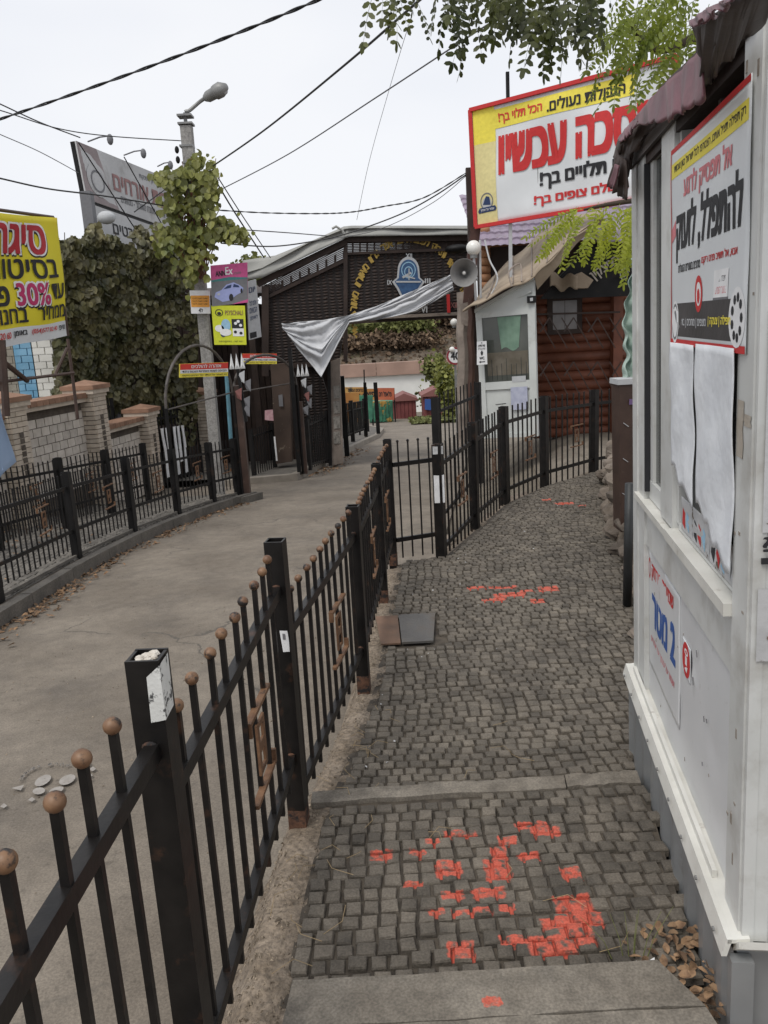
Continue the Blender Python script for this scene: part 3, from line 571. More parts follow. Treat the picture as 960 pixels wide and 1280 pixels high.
def fence(name, label, posts, psize=.06, sp=.115, psz=.014, ball=.0, m='black', top=.16, bot=.10, over=.15, under=.06, pm=None, rail=(.035, .022), orn=(), rails=None, group=None, cap=True, tip=.0, osz=.30, skip=(), phase={}):
    p0 = posts[0]; T = thing(name, label, 'fence', (p0[0], p0[1], p0[2]), group)
    mt = M[m]; cache = {}
    for i, (x, y, zb, zt) in enumerate(posts):
        if i in skip: continue
        nx = posts[min(i + 1, len(posts) - 1)]; pv = posts[max(i - 1, 0)]
        d = Vector((nx[0] - pv[0], nx[1] - pv[1], 0)).normalized(); n_ = Vector((d.y, -d.x, 0)); Z = Vector((0, 0, 1)); h = psize / 2; b = B()
        # hollow square tube
        for s_ in (-1, 1):
            b.box(Vector((x, y, (zb + zt) / 2)) + d * (s_ * (h - .003)), (.006, psize, zt - zb), (d, n_, Z))
            b.box(Vector((x, y, (zb + zt) / 2 - .0005)) + n_ * (s_ * (h - .003)), (psize - .012, .006, zt - zb - .001), (d, n_, Z))
        b.box(Vector((x, y, zt - .03)), (psize - .012, psize - .012, .01), (d, n_, Z))
        b.obj('post', mt, T)
    for i in range(len(posts) - 1):
        a, c = posts[i], posts[i + 1]; pa, pc = Vector((a[0], a[1], 0)), Vector((c[0], c[1], 0)); L = (pc - pa).length; d = (pc - pa).normalized()
        if rails and i in rails: ta, tcc, ba, bc = rails[i]
        else: ta, tcc, ba, bc = a[3] - top, c[3] - top, a[2] + bot, c[2] + bot
        for (za, zc) in ((ta, tcc), (ba, bc)):
            B().bar(pa + d * (psize / 2) + Vector((0, 0, za)), pc - d * (psize / 2) + Vector((0, 0, zc)), rail[1], rail[0]).obj('rail', mt, T)
        n = max(2, round(L / sp)); n0 = 1
        for k in range(n0, n):
            t = k / n + phase.get(i, 0) / L; p = pa.lerp(pc, t); zt_ = lerp(ta, tcc, t) + over; zb_ = lerp(ba, bc, t) - under; Lk = round(zt_ - zb_, 2)
            if Lk not in cache: cache[Lk] = picket_mesh(Lk, psz, tip, mt)
            side = Vector((d.y, -d.x, 0)) * (-(rail[1] / 2 + psz / 2) * 0)
            pk = link('picket', cache[Lk], T, (p.x + side.x, p.y + side.y, zb_)); pk.rotation_euler = (rnd.uniform(-.006, .006), rnd.uniform(-.006, .006), math.atan2(d.y, d.x))
            if ball:
                if 'ball' not in cache: cache['ball'] = B().sph((0, 0, 0), ball, 12, 8).mesh('ball_finial', M['rust'], True)
                bo = link('ball_finial', cache['ball'], pk, (0, 0, Lk + ball * .7)); bo.rotation_euler = (rnd.uniform(0, 3), rnd.uniform(0, 3), 0)
        if i in orn:
            t = .62; p = pa.lerp(pc, t); zz = (lerp(ta, tcc, t) + lerp(ba, bc, t)) / 2
            ornament(T, Vector((p.x, p.y, zz)) + Vector((d.y, -d.x, 0)) * (psz * .5), d, None, osz, M['orn'])
    return T
Pn = [(-.50, -.05, .05, 1.12), (-.45, 1.38, -.30, 1.06), (-.366, 2.566, -.32, .958), (-.151, 3.799, -.38, .791), (-.035, 5.20, -.45, .76), (.054, 6.13, -.5, .789)]
nf = fence('path_fence', 'long black picket fence with rusty ball finials along the left edge of the path', Pn, psize=.062, sp=.118, psz=.0135, ball=.0152, rails={0: (.90, .88, .25, .24), 1: (.757, .79, .13, .175), 2: (.61, .645, .01, .05), 3: (.62, .60, .02, .0), 4: (.61, .62, .0, .0)}, over=.128, under=.075, orn=(1, 2, 3, 4), osz=.26, phase={0: -.067}, rail=(.034, .026))
M['rustfoot'] = mat('rust_stain', (.05, .022, .012), .8, col2=(.14, .065, .035), scale=30, bump=.4, dirt=(.012, .01, .01), dirt_s=22, dirt_lo=.5, dirt_hi=.6)
for (x, y, zb, zt), zg_ in zip(Pn[1:], (-.12, -.11, -.17, -.19, -.20)):
    d = Vector((.1, 1, 0)).normalized(); B().box((x, y, zg_ + .03), (.0635, .0635, .10), (Vector((d.y, -d.x, 0)), d, Vector((0, 0, 1)))).obj('rusty_foot', M['rustfoot'], nf)
for i, (zr1, zr2, zl1, zl2) in enumerate(((.88, .757, .24, .13), (.79, .61, .175, .01), (.645, .62, .05, .02))):
    x, y = Pn[i + 1][:2]
    for z, s_ in ((zr1, -1), (zr2, 1), (zl1, -1), (zl2, 1)): B().sph((x + .005 * s_, y + s_ * .033, z + .012), .012, 8, 6, (1.3, .5, .9)).obj('weld', M['rustfoot'], nf, smooth=True)
# litter and labels on the first posts
p1 = Vector((-.45, 1.38, 1.06))
b = B(); r_ = random.Random(3)
for k in range(10): b.sph((p1.x + r_.uniform(-.02, .02), p1.y + r_.uniform(-.02, .02), p1.z - .014 + r_.uniform(0, .012)), r_.uniform(.007, .013), 6, 4, (1, 1, .6))
one(b, 'crumpled_paper', mat('litter_white', (.5, .45, .38), .9, col2=(.75, .7, .62), scale=60, bump=.5), 'crumpled paper scraps stuffed into the open top of the nearest fence post', 'litter')
s_, n_ = quad4((p1.x + .008, p1.y - .033, 1.06 - .115), (p1.x + .0345, p1.y - .033, 1.06 - .11), (p1.x + .0345, p1.y - .033, 1.06 - .012), (p1.x + .006, p1.y - .033, 1.06 - .014))
st = thing('sticker', 'worn white sticker folded round the corner of the nearest fence post', 'sticker', p1)
D1 = (Vector(Pn[2][:2]) - Vector(Pn[0][:2])).normalized()
dd = Vector((D1.x, D1.y, 0)); nn = Vector((dd.y, -dd.x, 0)); cc = Vector((p1.x, p1.y, 1.0)); q0 = cc + nn * .033 - dd * .033
B().add([q0 + Vector((0, 0, -.06)) - nn * .028, q0 + Vector((0, 0, -.055)), q0 + Vector((0, 0, .052)), q0 + Vector((0, 0, .03)) - nn * .026, q0 + dd * .05 + Vector((0, 0, -.05)), q0 + dd * .052 + Vector((0, 0, .055))], [(0, 1, 2, 3), (1, 4, 5, 2)]).obj('sheet', mat('sticker_worn', (.6, .6, .57), .6, col2=(.7, .7, .67), scale=30, dirt=(.06, .06, .06), dirt_s=45, dirt_lo=.55, dirt_hi=.6), st)
p2 = Vector((-.366, 2.566, .62)); n2 = Vector((.1, -.99, 0))
st = thing('sticker', 'small white torn label halfway up the second fence post', 'sticker', p2)
B().add([p2 + Vector((-.0, -.034, -.045)), p2 + Vector((.026, -.034, -.045)), p2 + Vector((.02, -.034, .03)), p2 + Vector((-.006, -.034, .032))], [(0, 1, 2, 3)]).obj('sheet', M['white'], st)
B().add([p2 + Vector((.003, -.036, -.0)), p2 + Vector((.012, -.036, .0)), p2 + Vector((.012, -.036, .02)), p2 + Vector((.003, -.036, .022))], [(0, 1, 2, 3)]).obj('print', M['grey'], st)
# gate panel
Pg = [(.054 + .0, 6.13, -.5, .789), (.447, 6.237, -.5, .75)]
gt = thing('metal_gate', 'narrow low black gate panel of four bars between two fence posts', 'gate', (.25, 6.2, -.3))
a, c = Vector((.088, 6.14, 0)), Vector((.415, 6.228, 0))
for z in (.585, -.02): B().bar(a + Vector((0, 0, z)), c + Vector((0, 0, z + .01)), .022, .034).obj('rail', M['black'], gt)
gm = None
for k in range(4):
    p = a.lerp(c, (k + .55) / 4.05); gm = gm or picket_mesh(.93, .013, .012, M['black']); link('picket', gm, gt, (p.x, p.y, -.17))
# fence right
Pr = [(.447, 6.237, -.5, .714), (.834, 7.165, -.45, .757), (1.269, 8.173, -.45, .782), (1.865, 9.02, -.45, .787), (2.63, 9.742, -.45, .764), (3.35, 10.15, -.45, .76)]
rf = fence('curved_fence', 'black picket fence curving round the far end of the path, white band on first post', Pr, psize=.075, sp=.112, psz=.0135, tip=.010, top=.17, bot=.36, over=.15, under=.19, orn=(0, 1, 2, 3), osz=.26)
x, y = .447, 6.237
B().box((x, y, .36), (.082, .082, .22)).obj('reflective_band', M['white'], rf)
B().box((x, y, .67), (.080, .080, .06)).obj('reflective_band', mat('worn_band', (.3, .3, .3), .7, col2=(.6, .6, .6), scale=30, bump=0), rf)
# short fence behind the gate
pc = [A(546, 560, 9.6), A(599, 555, 11.2)]
Pc = [(pc[0].x, 9.6, -.85, A(545, 497, 9.6).z), (pc[1].x, 11.2, -.6, A(598, 478, 11.2).z)]
fence('rear_fence', 'short tall black picket fence behind the gate panel, up to the wooden posts', Pc, psize=.08, sp=.16, psz=.014, tip=.01, top=.18, bot=.15, over=.2, m='black_far')
# left front fence on the kerb
def dline(y): return interp(KL, y) - .19
DY = [4.8, 6.75, 8.6, 10.2, 11.6, 12.75, 13.5]
Pd = [(dline(y), y, zr(y) + .13, zr(y) + 1.10) for y in DY]
lf = fence('kerb_fence', 'black picket fence on the raised kerb along the left side of the lane', Pd, psize=.085, sp=.118, psz=.013, tip=.011, top=.17, bot=.32, over=.14, under=.2, orn=(0, 1, 2, 3, 4, 5), m='black_far', osz=.28)
b = B()
for i in range(len(DY) - 1):
    a, c = Pd[i], Pd[i + 1]; b.bar((a[0], a[1], a[2] + .04), (c[0], c[1], c[2] + .03), .03, .03)
b.obj('bottom_beam', M['kerb'], lf)
def eline(y): return -6.2 + .17 * y
EY = [6.2, 7.8, 9.3, 10.75, 12.0, 13.25]
Pe = [(eline(y), y, zr(y) + .13, zr(y) + 1.12) for y in EY]
fence('wall_side_fence', 'second black picket fence behind the kerb fence, in front of the brick wall', Pe, psize=.085, sp=.115, psz=.013, tip=.010, top=.17, bot=.3, over=.14, under=.2, orn=(0, 1, 2, 3, 4), m='black_far', osz=.28)
# island fences
def il(y): return interp(IL, y) - .35
Pi = [(il(y), y, zr(y) + .12, zr(y) + 1.45) for y in (19.4, 21.4, 23.4, 25.6, 28.2)]
fence('island_fence', 'black railing of curled bars along the kerb beyond the wicker gate', Pi, psize=.12, sp=.24, psz=.035, tip=.03, top=.3, bot=.3, over=.2, m='black_far')
p = A(440, 520, 19.6)
for k, (x0, y0, x1, y1, y, w_) in enumerate(((427, 470, 434, 570, 19.8, .12), (456, 478, 458, 546, 24.0, .09), (469, 478, 473, 542, 27, .13), (455, 462, 456, 500, 26, .04))):
    one(B().bar(A(x0, y0, y), A(x1, y1, y), w_, w_), 'fence_post', M['black_far'], ['tall black post right behind the poster-covered pillar', 'slim black post in the middle of the island railing', 'tall black post at the far end of the island railing', 'thin rod rising above the stall banners'][k], 'post', 'tall posts along the island')
# low dark railing in the entrance
Pq = [(A(318, 600, 16.6).x, 16.6, zr(16.6), zr(16.6) + 1.1), (A(345, 590, 18.2).x, 18.2, zr(18.2), zr(18.2) + 1.15)]
fence('entrance_railing', 'low dark railing inside the shadowed entrance left of the brown column', Pq, psize=.07, sp=.16, psz=.02, m='black_far', tip=.012)
Pq = [(A(389, 600, 17.2).x, 17.2, zr(17.2) + .12, zr(17.2) + 1.25), (A(412, 585, 18.7).x, 18.7, zr(18.7) + .12, zr(18.7) + 1.35)]
fence('side_railing', 'low dark railing between the arch and the poster-covered pillar', Pq, psize=.07, sp=.15, psz=.022, m='black_far', tip=.012)
# ================================================================== ARCHES WITH WARNING SIGNS
def warning_sign(px0, py0, px1, py1, Y0, Y1, label, dy=4):
    bl, br, tr, tl = A(px0, py1, Y0), A(px1, py1 - dy, Y1), A(px1, py0 - dy, Y1), A(px0, py0, Y0)
    T = thing('warning_sign', label, 'sign', tuple(bl), 'red, white and yellow warning signs'); s, n = quad4(bl, br, tr, tl); n = n if n.y < 0 else -n
    B().slab([bl - n * .02, br - n * .02, tr - n * .02, tl - n * .02], n * .02).obj('board', M['yellow'], T)
    patch(s, 0, .56, 1, 1, M['red2'], T, 'red_band', .003, n); patch(s, 0, .30, 1, .56, M['white'], T, 'white_band', .003, n)
    lettering('אזהרה להולכים', s, .22, .66, .84, .94, M['white'], T, .02, .007, n)
    lettering('הכניסה לשטח באחריות הנכנס בלבד', s, .04, .35, .96, .52, M['ink'], T, .015, .007, n)
    lettering('נא לשמור על הסדר ועל הנקיון במקום', s, .04, .06, .96, .22, M['ink'], T, .01, .007, n)
    return T
M['archm'] = mat('arch_paint', (.045, .038, .034), .5, col2=(.10, .085, .075), scale=4, bump=0)
def arch(label, pl, pr, zbl, zbr, ztop, name='arch_frame', r=.03, chord=True, mtop='galv'):
    T = thing(name, label, 'arch', (pl.x, pl.y, zbl)); zs = ztop - (pr - pl).length * .42
    B().tube([(pl.x, pl.y, zbl), (pl.x, pl.y, zs)], r * 1.2, 8).obj('leg', M['black_far'], T)
    B().tube([(pr.x, pr.y, zbr), (pr.x, pr.y, zs)], r * 1.2, 8).obj('leg', M['black_far'], T)
    pts = []
    for k in range(17):
        a = math.pi * k / 16; t = .5 - .5 * math.cos(a); q = pl.lerp(pr, t); pts.append((q.x, q.y, zs + math.sin(a) * (ztop - zs)))
    B().tube(pts, r, 8).obj('hoop', M[mtop], T)
    if chord: B().tube([(pl.x, pl.y, zs - .02), (pr.x, pr.y, zs + .05)], r * .6, 6).obj('crossbar', M[mtop], T)
    return T
pl = Vector((dline(11.2), 11.2, 0)); pr = Vector((dline(13.5), 13.5, 0)); 
arch('grey metal hoop arch over the kerb fence beside the concrete pole', Vector((Pd[4][0], Pd[4][1], 0)), Vector((-2.42, 13.55, 0)), zr(11.3) + .13, zr(13.5) + .1, A(238, 432, 12.4).z, r=.022, mtop='archm')
warning_sign(225, 455, 285, 472, 12.0, 12.9, 'left warning board with red header, hung under the nearer hoop arch', 2)
pb = G(312, 625, zr(13.6) + .1)
one(B().box((-2.36, 13.62, zr(13.6) + .98), (.14, .14, 2.0)), 'wooden_post', M['brownpost'], 'thick dark brown post at the end of the left kerb', 'post')
a1 = A(303, 600, 15.6); a2 = A(379, 592, 16.7)
arch('hoop arch with slanting bar in front of the shadowed entrance', Vector((a1.x, 15.6, 0)), Vector((a2.x, 16.7, 0)), zr(15.6), zr(16.7) + .1, A(340, 443, 16.2).z, r=.026, mtop='archm')
warning_sign(303, 442, 346, 455, 17.0, 17.2, 'right warning board with faded red header, behind the farther hoop arch', 0)
for k, (px, py, Y, lb) in enumerate([(381, 590, 16.75, 'dark brown square post at the tip of the island kerb'), (374, 588, 16.6, 'thin black post right beside the brown one on the island tip')]):
    q = A(px, py, Y); h = 1.62 - zr(Y) - (504 - 415) * .0167 if k == 0 else 2.6
    one(B().box((q.x, Y, zr(Y) + .1 + h / 2), (.12 if k == 0 else .08,) * 2 + (h,)), 'wooden_post', M['brownpost' if k == 0 else 'black_far'], lb, 'post', 'posts on the island tip')
# three-pointed tinsel ornaments
for k, (px, py, Y, lb) in enumerate([(296, 452, 13.5, 'white three-pointed ornament above the thick brown post'), (378, 463, 16.6, 'white three-pointed ornament over the post on the island tip')]):
    q = A(px, py, Y); T = thing('crown_ornament', lb, 'ornament', tuple(q), 'three-pointed ornaments')
    for j in (-1, 0, 1): B().add([q + Vector((j * .09 - .04, -.0, -.12)), q + Vector((j * .09 + .04, 0, -.12)), q + Vector((j * .085, 0, .14)), q + Vector((j * .09, -.03, -.05))], [(0, 1, 3), (1, 2, 3), (2, 0, 3), (0, 2, 1)]).obj('spike', M['white'], T)
    B().bar(q + Vector((0, .02, -.12)), q + Vector((.06, .02, -1.0)), .05).obj('stake', M['black_far'], T)
    for j in range(5):
        c = q + Vector((rnd.uniform(-.08, .10), 0, -.2 - j * .14)); B().add([c, c + Vector((.12, -.02, .05)), c + Vector((.1, -.03, -.16)), c + Vector((.02, .02, -.12))], [(0, 1, 2, 3)]).obj('tinsel_strip', M[['lgrey', 'grey', 'brownred', 'grey', 'grey'][j]], T)
# ================================================================== BRICK WALL (left)
def wline(y): return -7.1 + .17 * y
dW = Vector((.17, 1, 0)).normalized(); nW = Vector((dW.y, -dW.x, 0))
bw = thing('brick_wall', 'pale brick garden wall with pillars and brown tiled coping behind the left fences', 'wall', (wline(11), 11, zr(11)))
def wall_at(y, off=0, z=0): return Vector((wline(y), y, z)) + nW * off
br_cache = {}
def brick(L, h, t=.03):
    k = (round(L, 3), round(h, 3))
    if k not in br_cache: br_cache[k] = B().box((0, 0, 0), (L, t, h)).mesh('brick', M['brick'])
    return br_cache[k]
nb = 0
def wpanel(y0, y1, ztop):
    global nb
    ax = (dW, nW, Vector((0, 0, 1))); zb = zr(y1) + .05; L = (wall_at(y1) - wall_at(y0)).length
    B().box(wall_at((y0 + y1) / 2, -.1, (zb + ztop) / 2), (L, .2, ztop - zb), ax).obj('wall_core', M['joint'], bw)
    B().box(wall_at((y0 + y1) / 2, -.06, ztop + .03), (L, .36, .06), ax).obj('ledge', M['brick_i'], bw)
    b = B(); n = int(L / .16)
    for k in range(n): b.box(wall_at(lerp(y0, y1, (k + .5) / n), -.06, ztop + .105), (L / n - .012, .42, .08), ax)
    b.obj('coping_tiles', M['coping'], bw, kind='stuff')
    rows = 9; h = .135; 
    for r in range(rows):
        z = ztop - .13 - h * (r + .5); x = -(.11 if r % 2 else 0)
        if z < zb: break
        while x < L - .02:
            x0 = max(x, 0.0); x1 = min(x + .215, L); 
            if x1 - x0 > .04 and nb < 290:
                o = link('brick', brick(round(x1 - x0 - .012, 2), h - .012), bw); c = wall_at(y0, .002 + rnd.uniform(-.003, .003)) + dW * ((x0 + x1) / 2); o.location = (c.x, c.y, z); o.rotation_euler = (0, 0, math.atan2(dW.y, dW.x)); nb += 1
            x += .22
def pillar(y, ztop, w_=.40, cap=True):
    zb = zr(y) + .02; ax = (dW, nW, Vector((0, 0, 1))); b = B(); h = .075; z = ztop - .22 - h / 2; k = 0
    B().box(wall_at(y, 0, (zb + ztop - .2) / 2), (w_ - .02, w_ - .02, ztop - .2 - zb), ax).obj('pillar_core', M['joint'], bw)
    while z > zb:
        for s_ in (-1, 1):
            o = .06 * (1 if k % 2 else -1)
            b.box(wall_at(y, s_ * w_ * .5, z) + dW * ((-w_ / 2 + o) / 2), (w_ / 2 + o - .01, .03, h - .01), ax); b.box(wall_at(y, s_ * w_ * .5, z) + dW * ((w_ / 2 + o) / 2), (w_ / 2 - o - .01, .03, h - .01), ax)
            b.box(wall_at(y, (-w_ / 2 + o) / 2, z) + dW * (s_ * w_ * .5), (.028, w_ / 2 + o - .01, h - .012), ax); b.box(wall_at(y, (w_ / 2 + o) / 2, z) + dW * (s_ * w_ * .5), (.028, w_ / 2 - o - .01, h - .012), ax)
        z -= h; k += 1
    b.obj('pillar_bricks', M['brick_i'], bw, kind='stuff')
    for i_, (e, zz, hh) in enumerate(((.05, ztop - .19, .06), (.12, ztop - .125, .07), (.16, ztop - .055, .07))): B().box(wall_at(y, 0, zz), (w_ + e, w_ + e, hh), ax).obj('pillar_cap', M['coping' if i_ == 2 else 'brick_i'], bw)
    c = wall_at(y, 0, ztop + .06); b = B(); q = [wall_at(y, s * (w_ / 2 + .06), ztop - .02) + dW * (t * (w_ / 2 + .06)) for s, t in ((-1, -1), (1, -1), (1, 1), (-1, 1))]
    b.add(q + [c], [(0, 1, 4), (1, 2, 4), (2, 3, 4), (3, 0, 4)]).obj('pillar_top', M['coping'], bw)
    # recessed slit ornament of darker brick
    b = B()
    for j in range(7): b.box(wall_at(y, w_ * .5 + .018, ztop - .55 - j * .09), (.09, .012, .07), ax)
    b.obj('inset', M['joint'], bw)
wpanel(8.3, 11.0, .62); wpanel(11.45, 13.2, .72); wpanel(13.65, 15.1, .12)
pillar(11.2, 1.0); pillar(13.42, 1.0, .42); pillar(15.3, .42, .38); pillar(18.2, .5, .46)
# garden gate with white cloth
gg = thing('garden_gate', 'dark ornamental gate between brick pillars with white cloth strips tied on it', 'gate', (wline(16.6), 16.6, zr(16.6)))
a, c = wall_at(15.6, 0, 0), wall_at(17.9, 0, 0)
for k in range(15):
    t = k / 14; p = a.lerp(c, t); zt = zr(p.y) + 1.5 + .25 * math.sin(math.pi * t); B().bar((p.x, p.y, zr(p.y) + .1), (p.x, p.y, zt), .03).obj('bar', M['black_far'], gg)
for z0 in (.2, .9, 1.45): B().bar((a.x, a.y, zr(a.y) + z0), (c.x, c.y, zr(c.y) + z0), .03, .05).obj('rail', M['black_far'], gg)
B().slab([a + Vector((.0, .03, zr(a.y) + .15)), c + Vector((0, .03, zr(c.y) + .15)), c + Vector((0, .03, zr(c.y) + 1.3)), a + Vector((0, .03, zr(a.y) + 1.3))], (-.02, .01, 0)).obj('sheet_panel', M['darkwood'], gg)
for k, t in enumerate((.18, .27, .42, .50, .60)):
    p = a.lerp(c, t) + nW * .05; wd = .13; z0 = zr(p.y) + .25 + (.25 if k == 3 else 0)
    def cl(u, v): return p + dW * ((u - .5) * wd * 1.3 + .02 * math.sin(v * 5 + k)) + nW * .02 * math.sin(u * 9 + v * 3) + Vector((0, 0, lerp(z0, zr(p.y) + 1.25, v)))
    B().grid(cl, 4, 8, nW * .004).obj('cloth_strip', M['white'], gg)
# blue hanging cloth at the left edge
pA, pB, pC, pD = A(-40, 640, 8.9), A(18, 578, 9.6), A(0, 505, 9.3), A(-40, 500, 8.9)
one(B().grid(lambda u, v: pA.lerp(pB, u).lerp(pD.lerp(pC, u), v) + Vector((0, .05 * math.sin(u * 14 + v * 4) * (1 - v * .5), 0)), 16, 8, (0, .006, 0)), 'hanging_cloth', M['bluecloth'], 'pale blue cloth hanging in front of the brick pillar at the left edge', 'cloth', smooth=True)
# painted building behind the wall
pbld = thing('painted_building', 'small building corner of painted bricks, blue beside white, below the yellow banner', 'building', tuple(A(30, 500, 16)))
def colwall(px0, px1, Y0, Y1, m, zt=3.3, zb=-1.2):
    p, q = A(px0, 470, Y0), A(px1, 470, Y1); d = (q - p); d.z = 0; L = d.length; d.normalize(); n_ = Vector((d.y, -d.x, 0)); ax = (d, n_, Vector((0, 0, 1)))
    B().box(Vector(((p.x + q.x) / 2, (p.y + q.y) / 2, (zt + zb) / 2)) - n_ * .12, (L, .2, zt - zb), ax).obj('wall_core', m, pbld)
    b = B(); z = zb + .05; k = 0
    while z < zt - .05:
        x = -(.13 if k % 2 else 0)
        while x < L:
            x0, x1 = max(0, x), min(L, x + .255)
            if x1 - x0 > .03: b.box(Vector((p.x, p.y, z)) + d * ((x0 + x1) / 2), (x1 - x0 - .01, .03, .125), ax)
            x += .265
        z += .135; k += 1
    b.obj('brick_facing', m, pbld, kind='stuff')
colwall(2, 22, 16.2, 16.0, mat('beige_wall', (.24, .22, .18), .9, var=.15), ); colwall(22, 46, 15.9, 15.9, M['bluewall']); colwall(44, 71, 15.9, 15.9, M['whitewall'])
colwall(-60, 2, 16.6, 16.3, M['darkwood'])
q1, q2 = A(-60, 300, 16.4), A(78, 300, 16.0)
B().slab([(q1.x, 15.8, 3.3), (q2.x, 15.8, 3.3), (q2.x, 20, 3.5), (q1.x, 20, 3.5)], (0, 0, .12)).obj('roof', M['darkwood'], pbld)
# ================================================================== YELLOW BANNER
B0, B1 = A(-92, 250, 8.3), A(70, 272, 10.2); B2, B3 = A(88, 420, 10.35), A(-92, 448, 8.3)
yb = thing('shop_banner', 'large wrinkled yellow Hebrew banner offering 30% off, on a thin metal frame', 'banner', tuple(B2))
nB = (B2 - B3).cross(B0 - B3).normalized(); nB = nB if nB.y < 0 else -nB
def ysurf(u, v):
    p = B3.lerp(B2, u).lerp(B0.lerp(B1, u), v)
    return p + nB * (.025 * math.sin(u * 17 + v * 2.2) * (.4 + .6 * (1 - v)) + .018 * math.sin(u * 5 - v * 7) + .03 * math.exp(-((u - v * .3 - .68) * 9) ** 2)) - Vector((0, 0, .03 * math.sin(u * math.pi) * v))
B().grid(ysurf, 60, 24, -nB * .004).obj('sheet', M['banner_y'], yb, smooth=True)
patch(ysurf, 0, 0, 1, .135, M['vinyl'], yb, 'white_band', .003, nB, 60, 2)
def yt(t, u0, v0, u1, v1, m, bold=.03, halo=None):
    if halo: lettering(t, ysurf, u0 - .012, v0 - .012, u1 + .012, v1 + .014, M[halo], yb, bold + .045, .010, nB); lettering(t, ysurf, u0 - .008, v0 - .024, u1 + .018, v1 - .002, M['ink'], yb, bold + .05, .006, nB)
    lettering(t, ysurf, u0, v0, u1, v1, m, yb, bold, .016, nB)
yt('סיגריות', .16, .70, .87, .93, mat('print_crimson', (.42, .02, .03), .6, var=.1), .028, 'white')
yt('בסיטונאות', .14, .51, .945, .665, M['ink'], .018)
yt('עד', .855, .335, .985, .465, M['ink'], .018); yt('30%', .60, .30, .83, .48, M['magenta'], .025, 'white'); yt('פחות', .18, .31, .545, .46, M['ink'], .03)
yt('ממחיר', .72, .175, .985, .285, M['ink'], .018); yt('בחנות', .36, .17, .66, .285, M['ink'], .018)
yt('וויפ', .915, .065, .975, .105, M['ink'], .02); yt('(054)577 02 40', .68, .06, .89, .11, M['red'], .02); yt('באומן', .545, .055, .65, .11, M['ink'], .03); yt('052 585 20 60', .30, .06, .52, .11, M['red'], .02)
# frame tubes
fr = lambda p, q, r=.02: B().tube([p, q], r, 6).obj('frame_tube', M['brownpost'], yb)
bk = -nB * .04
fr(B2 + bk, B1 + bk); fr(B3 + bk, B0 + bk); fr(B0 + bk, B1 + bk); t1 = A(92, 500, 10.4); fr(A(88, 424, 10.4) + bk, t1 + Vector((.02, 0, -.25)))
fr(A(-20, 480, 8.6), A(92, 466, 10.4)); fr(A(84, 435, 10.35), A(68, 471, 10.2)); fr(A(4, 452, 8.8), A(34, 476, 9.4), .03); fr(A(2, 425, 8.8), A(8, 520, 8.8), .04)
# ================================================================== IVY HEDGE, DARK BACKING BEHIND, SIGN
hg = thing('ivy_hedge', 'tall wall of dark green ivy between the yellow banner and the concrete pole', 'hedge', tuple(A(150, 560, 15.6)))
b = B(); r_ = random.Random(11)
def hedge_pt(r):
    u = r.random(); v = r.random()
    px = 70 + u * 175; top = 292 - 16 * sm(.5, 1, u) + 9 * math.sin(u * 17) + 6 * math.sin(u * 41); bot = 520 + 40 * u + 14 * math.sin(u * 23)
    py = lerp(bot, top, v); Y = lerp(14.6, 17.4, u) - .3 * noise.noise(Vector((px * .03, py * .03, 0))) - .25 * math.sin(v * 3.1)
    return A(px, py, Y + r.uniform(-.05, .35)), px, py
cnt = 0
while cnt < 13500:
    p, px, py = hedge_pt(r_)
    d = noise.noise(Vector((px * .045, py * .045, 5)))
    if d < -.12 and r_.random() < .8: continue
    if py > 500 and r_.random() < .35 + (py - 500) * .008: continue
    leafquad(b, p, .125 * r_.uniform(.55, 1.3), r_, -.1, hang=r_.random() < .8); cnt += 1
b.obj('leaves', M['ivy'], hg, kind='stuff')
b = B()
for k in range(70):
    px = r_.uniform(75, 240); Y = lerp(14.9, 17.6, (px - 70) / 175) + .2; p = A(px, r_.uniform(470, 570), Y); q = A(px + r_.uniform(-22, 22), r_.uniform(290, 420), Y); b.tube([p, p.lerp(q, .5) + Vector((r_.uniform(-.15, .15), 0, 0)), q], .018, 5, .008)
b.obj('stems', M['stem'], hg, kind='stuff')
dk = thing('shade_backing', 'dark timber backing added behind the ivy to make its gaps look shaded', 'shed', tuple(A(150, 500, 18.6)))  # added dark backing, gives the gaps between the leaves their shade
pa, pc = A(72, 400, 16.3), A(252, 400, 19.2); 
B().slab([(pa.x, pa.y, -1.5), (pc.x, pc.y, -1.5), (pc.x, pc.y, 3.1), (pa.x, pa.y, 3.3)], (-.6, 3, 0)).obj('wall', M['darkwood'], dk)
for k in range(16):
    p = Vector((pa.x, pa.y, 0)).lerp(Vector((pc.x, pc.y, 0)), (k + .5) / 16); B().box((p.x + .02, p.y - .03, .7), (.06, .04, 4.2)).obj('shade_batten', M['darkwood'], dk)
# dark iron fence line below ivy
Pw = [(wall_at(y, -.5).x, y, zr(y), zr(y) + 1.9) for y in (11.3, 12.6, 13.9, 15.2)]
fence('garden_fence', 'dark iron railing behind the brick wall, half lost in shadow under the ivy', Pw, psize=.05, sp=.14, psz=.018, m='black_far', tip=.015)
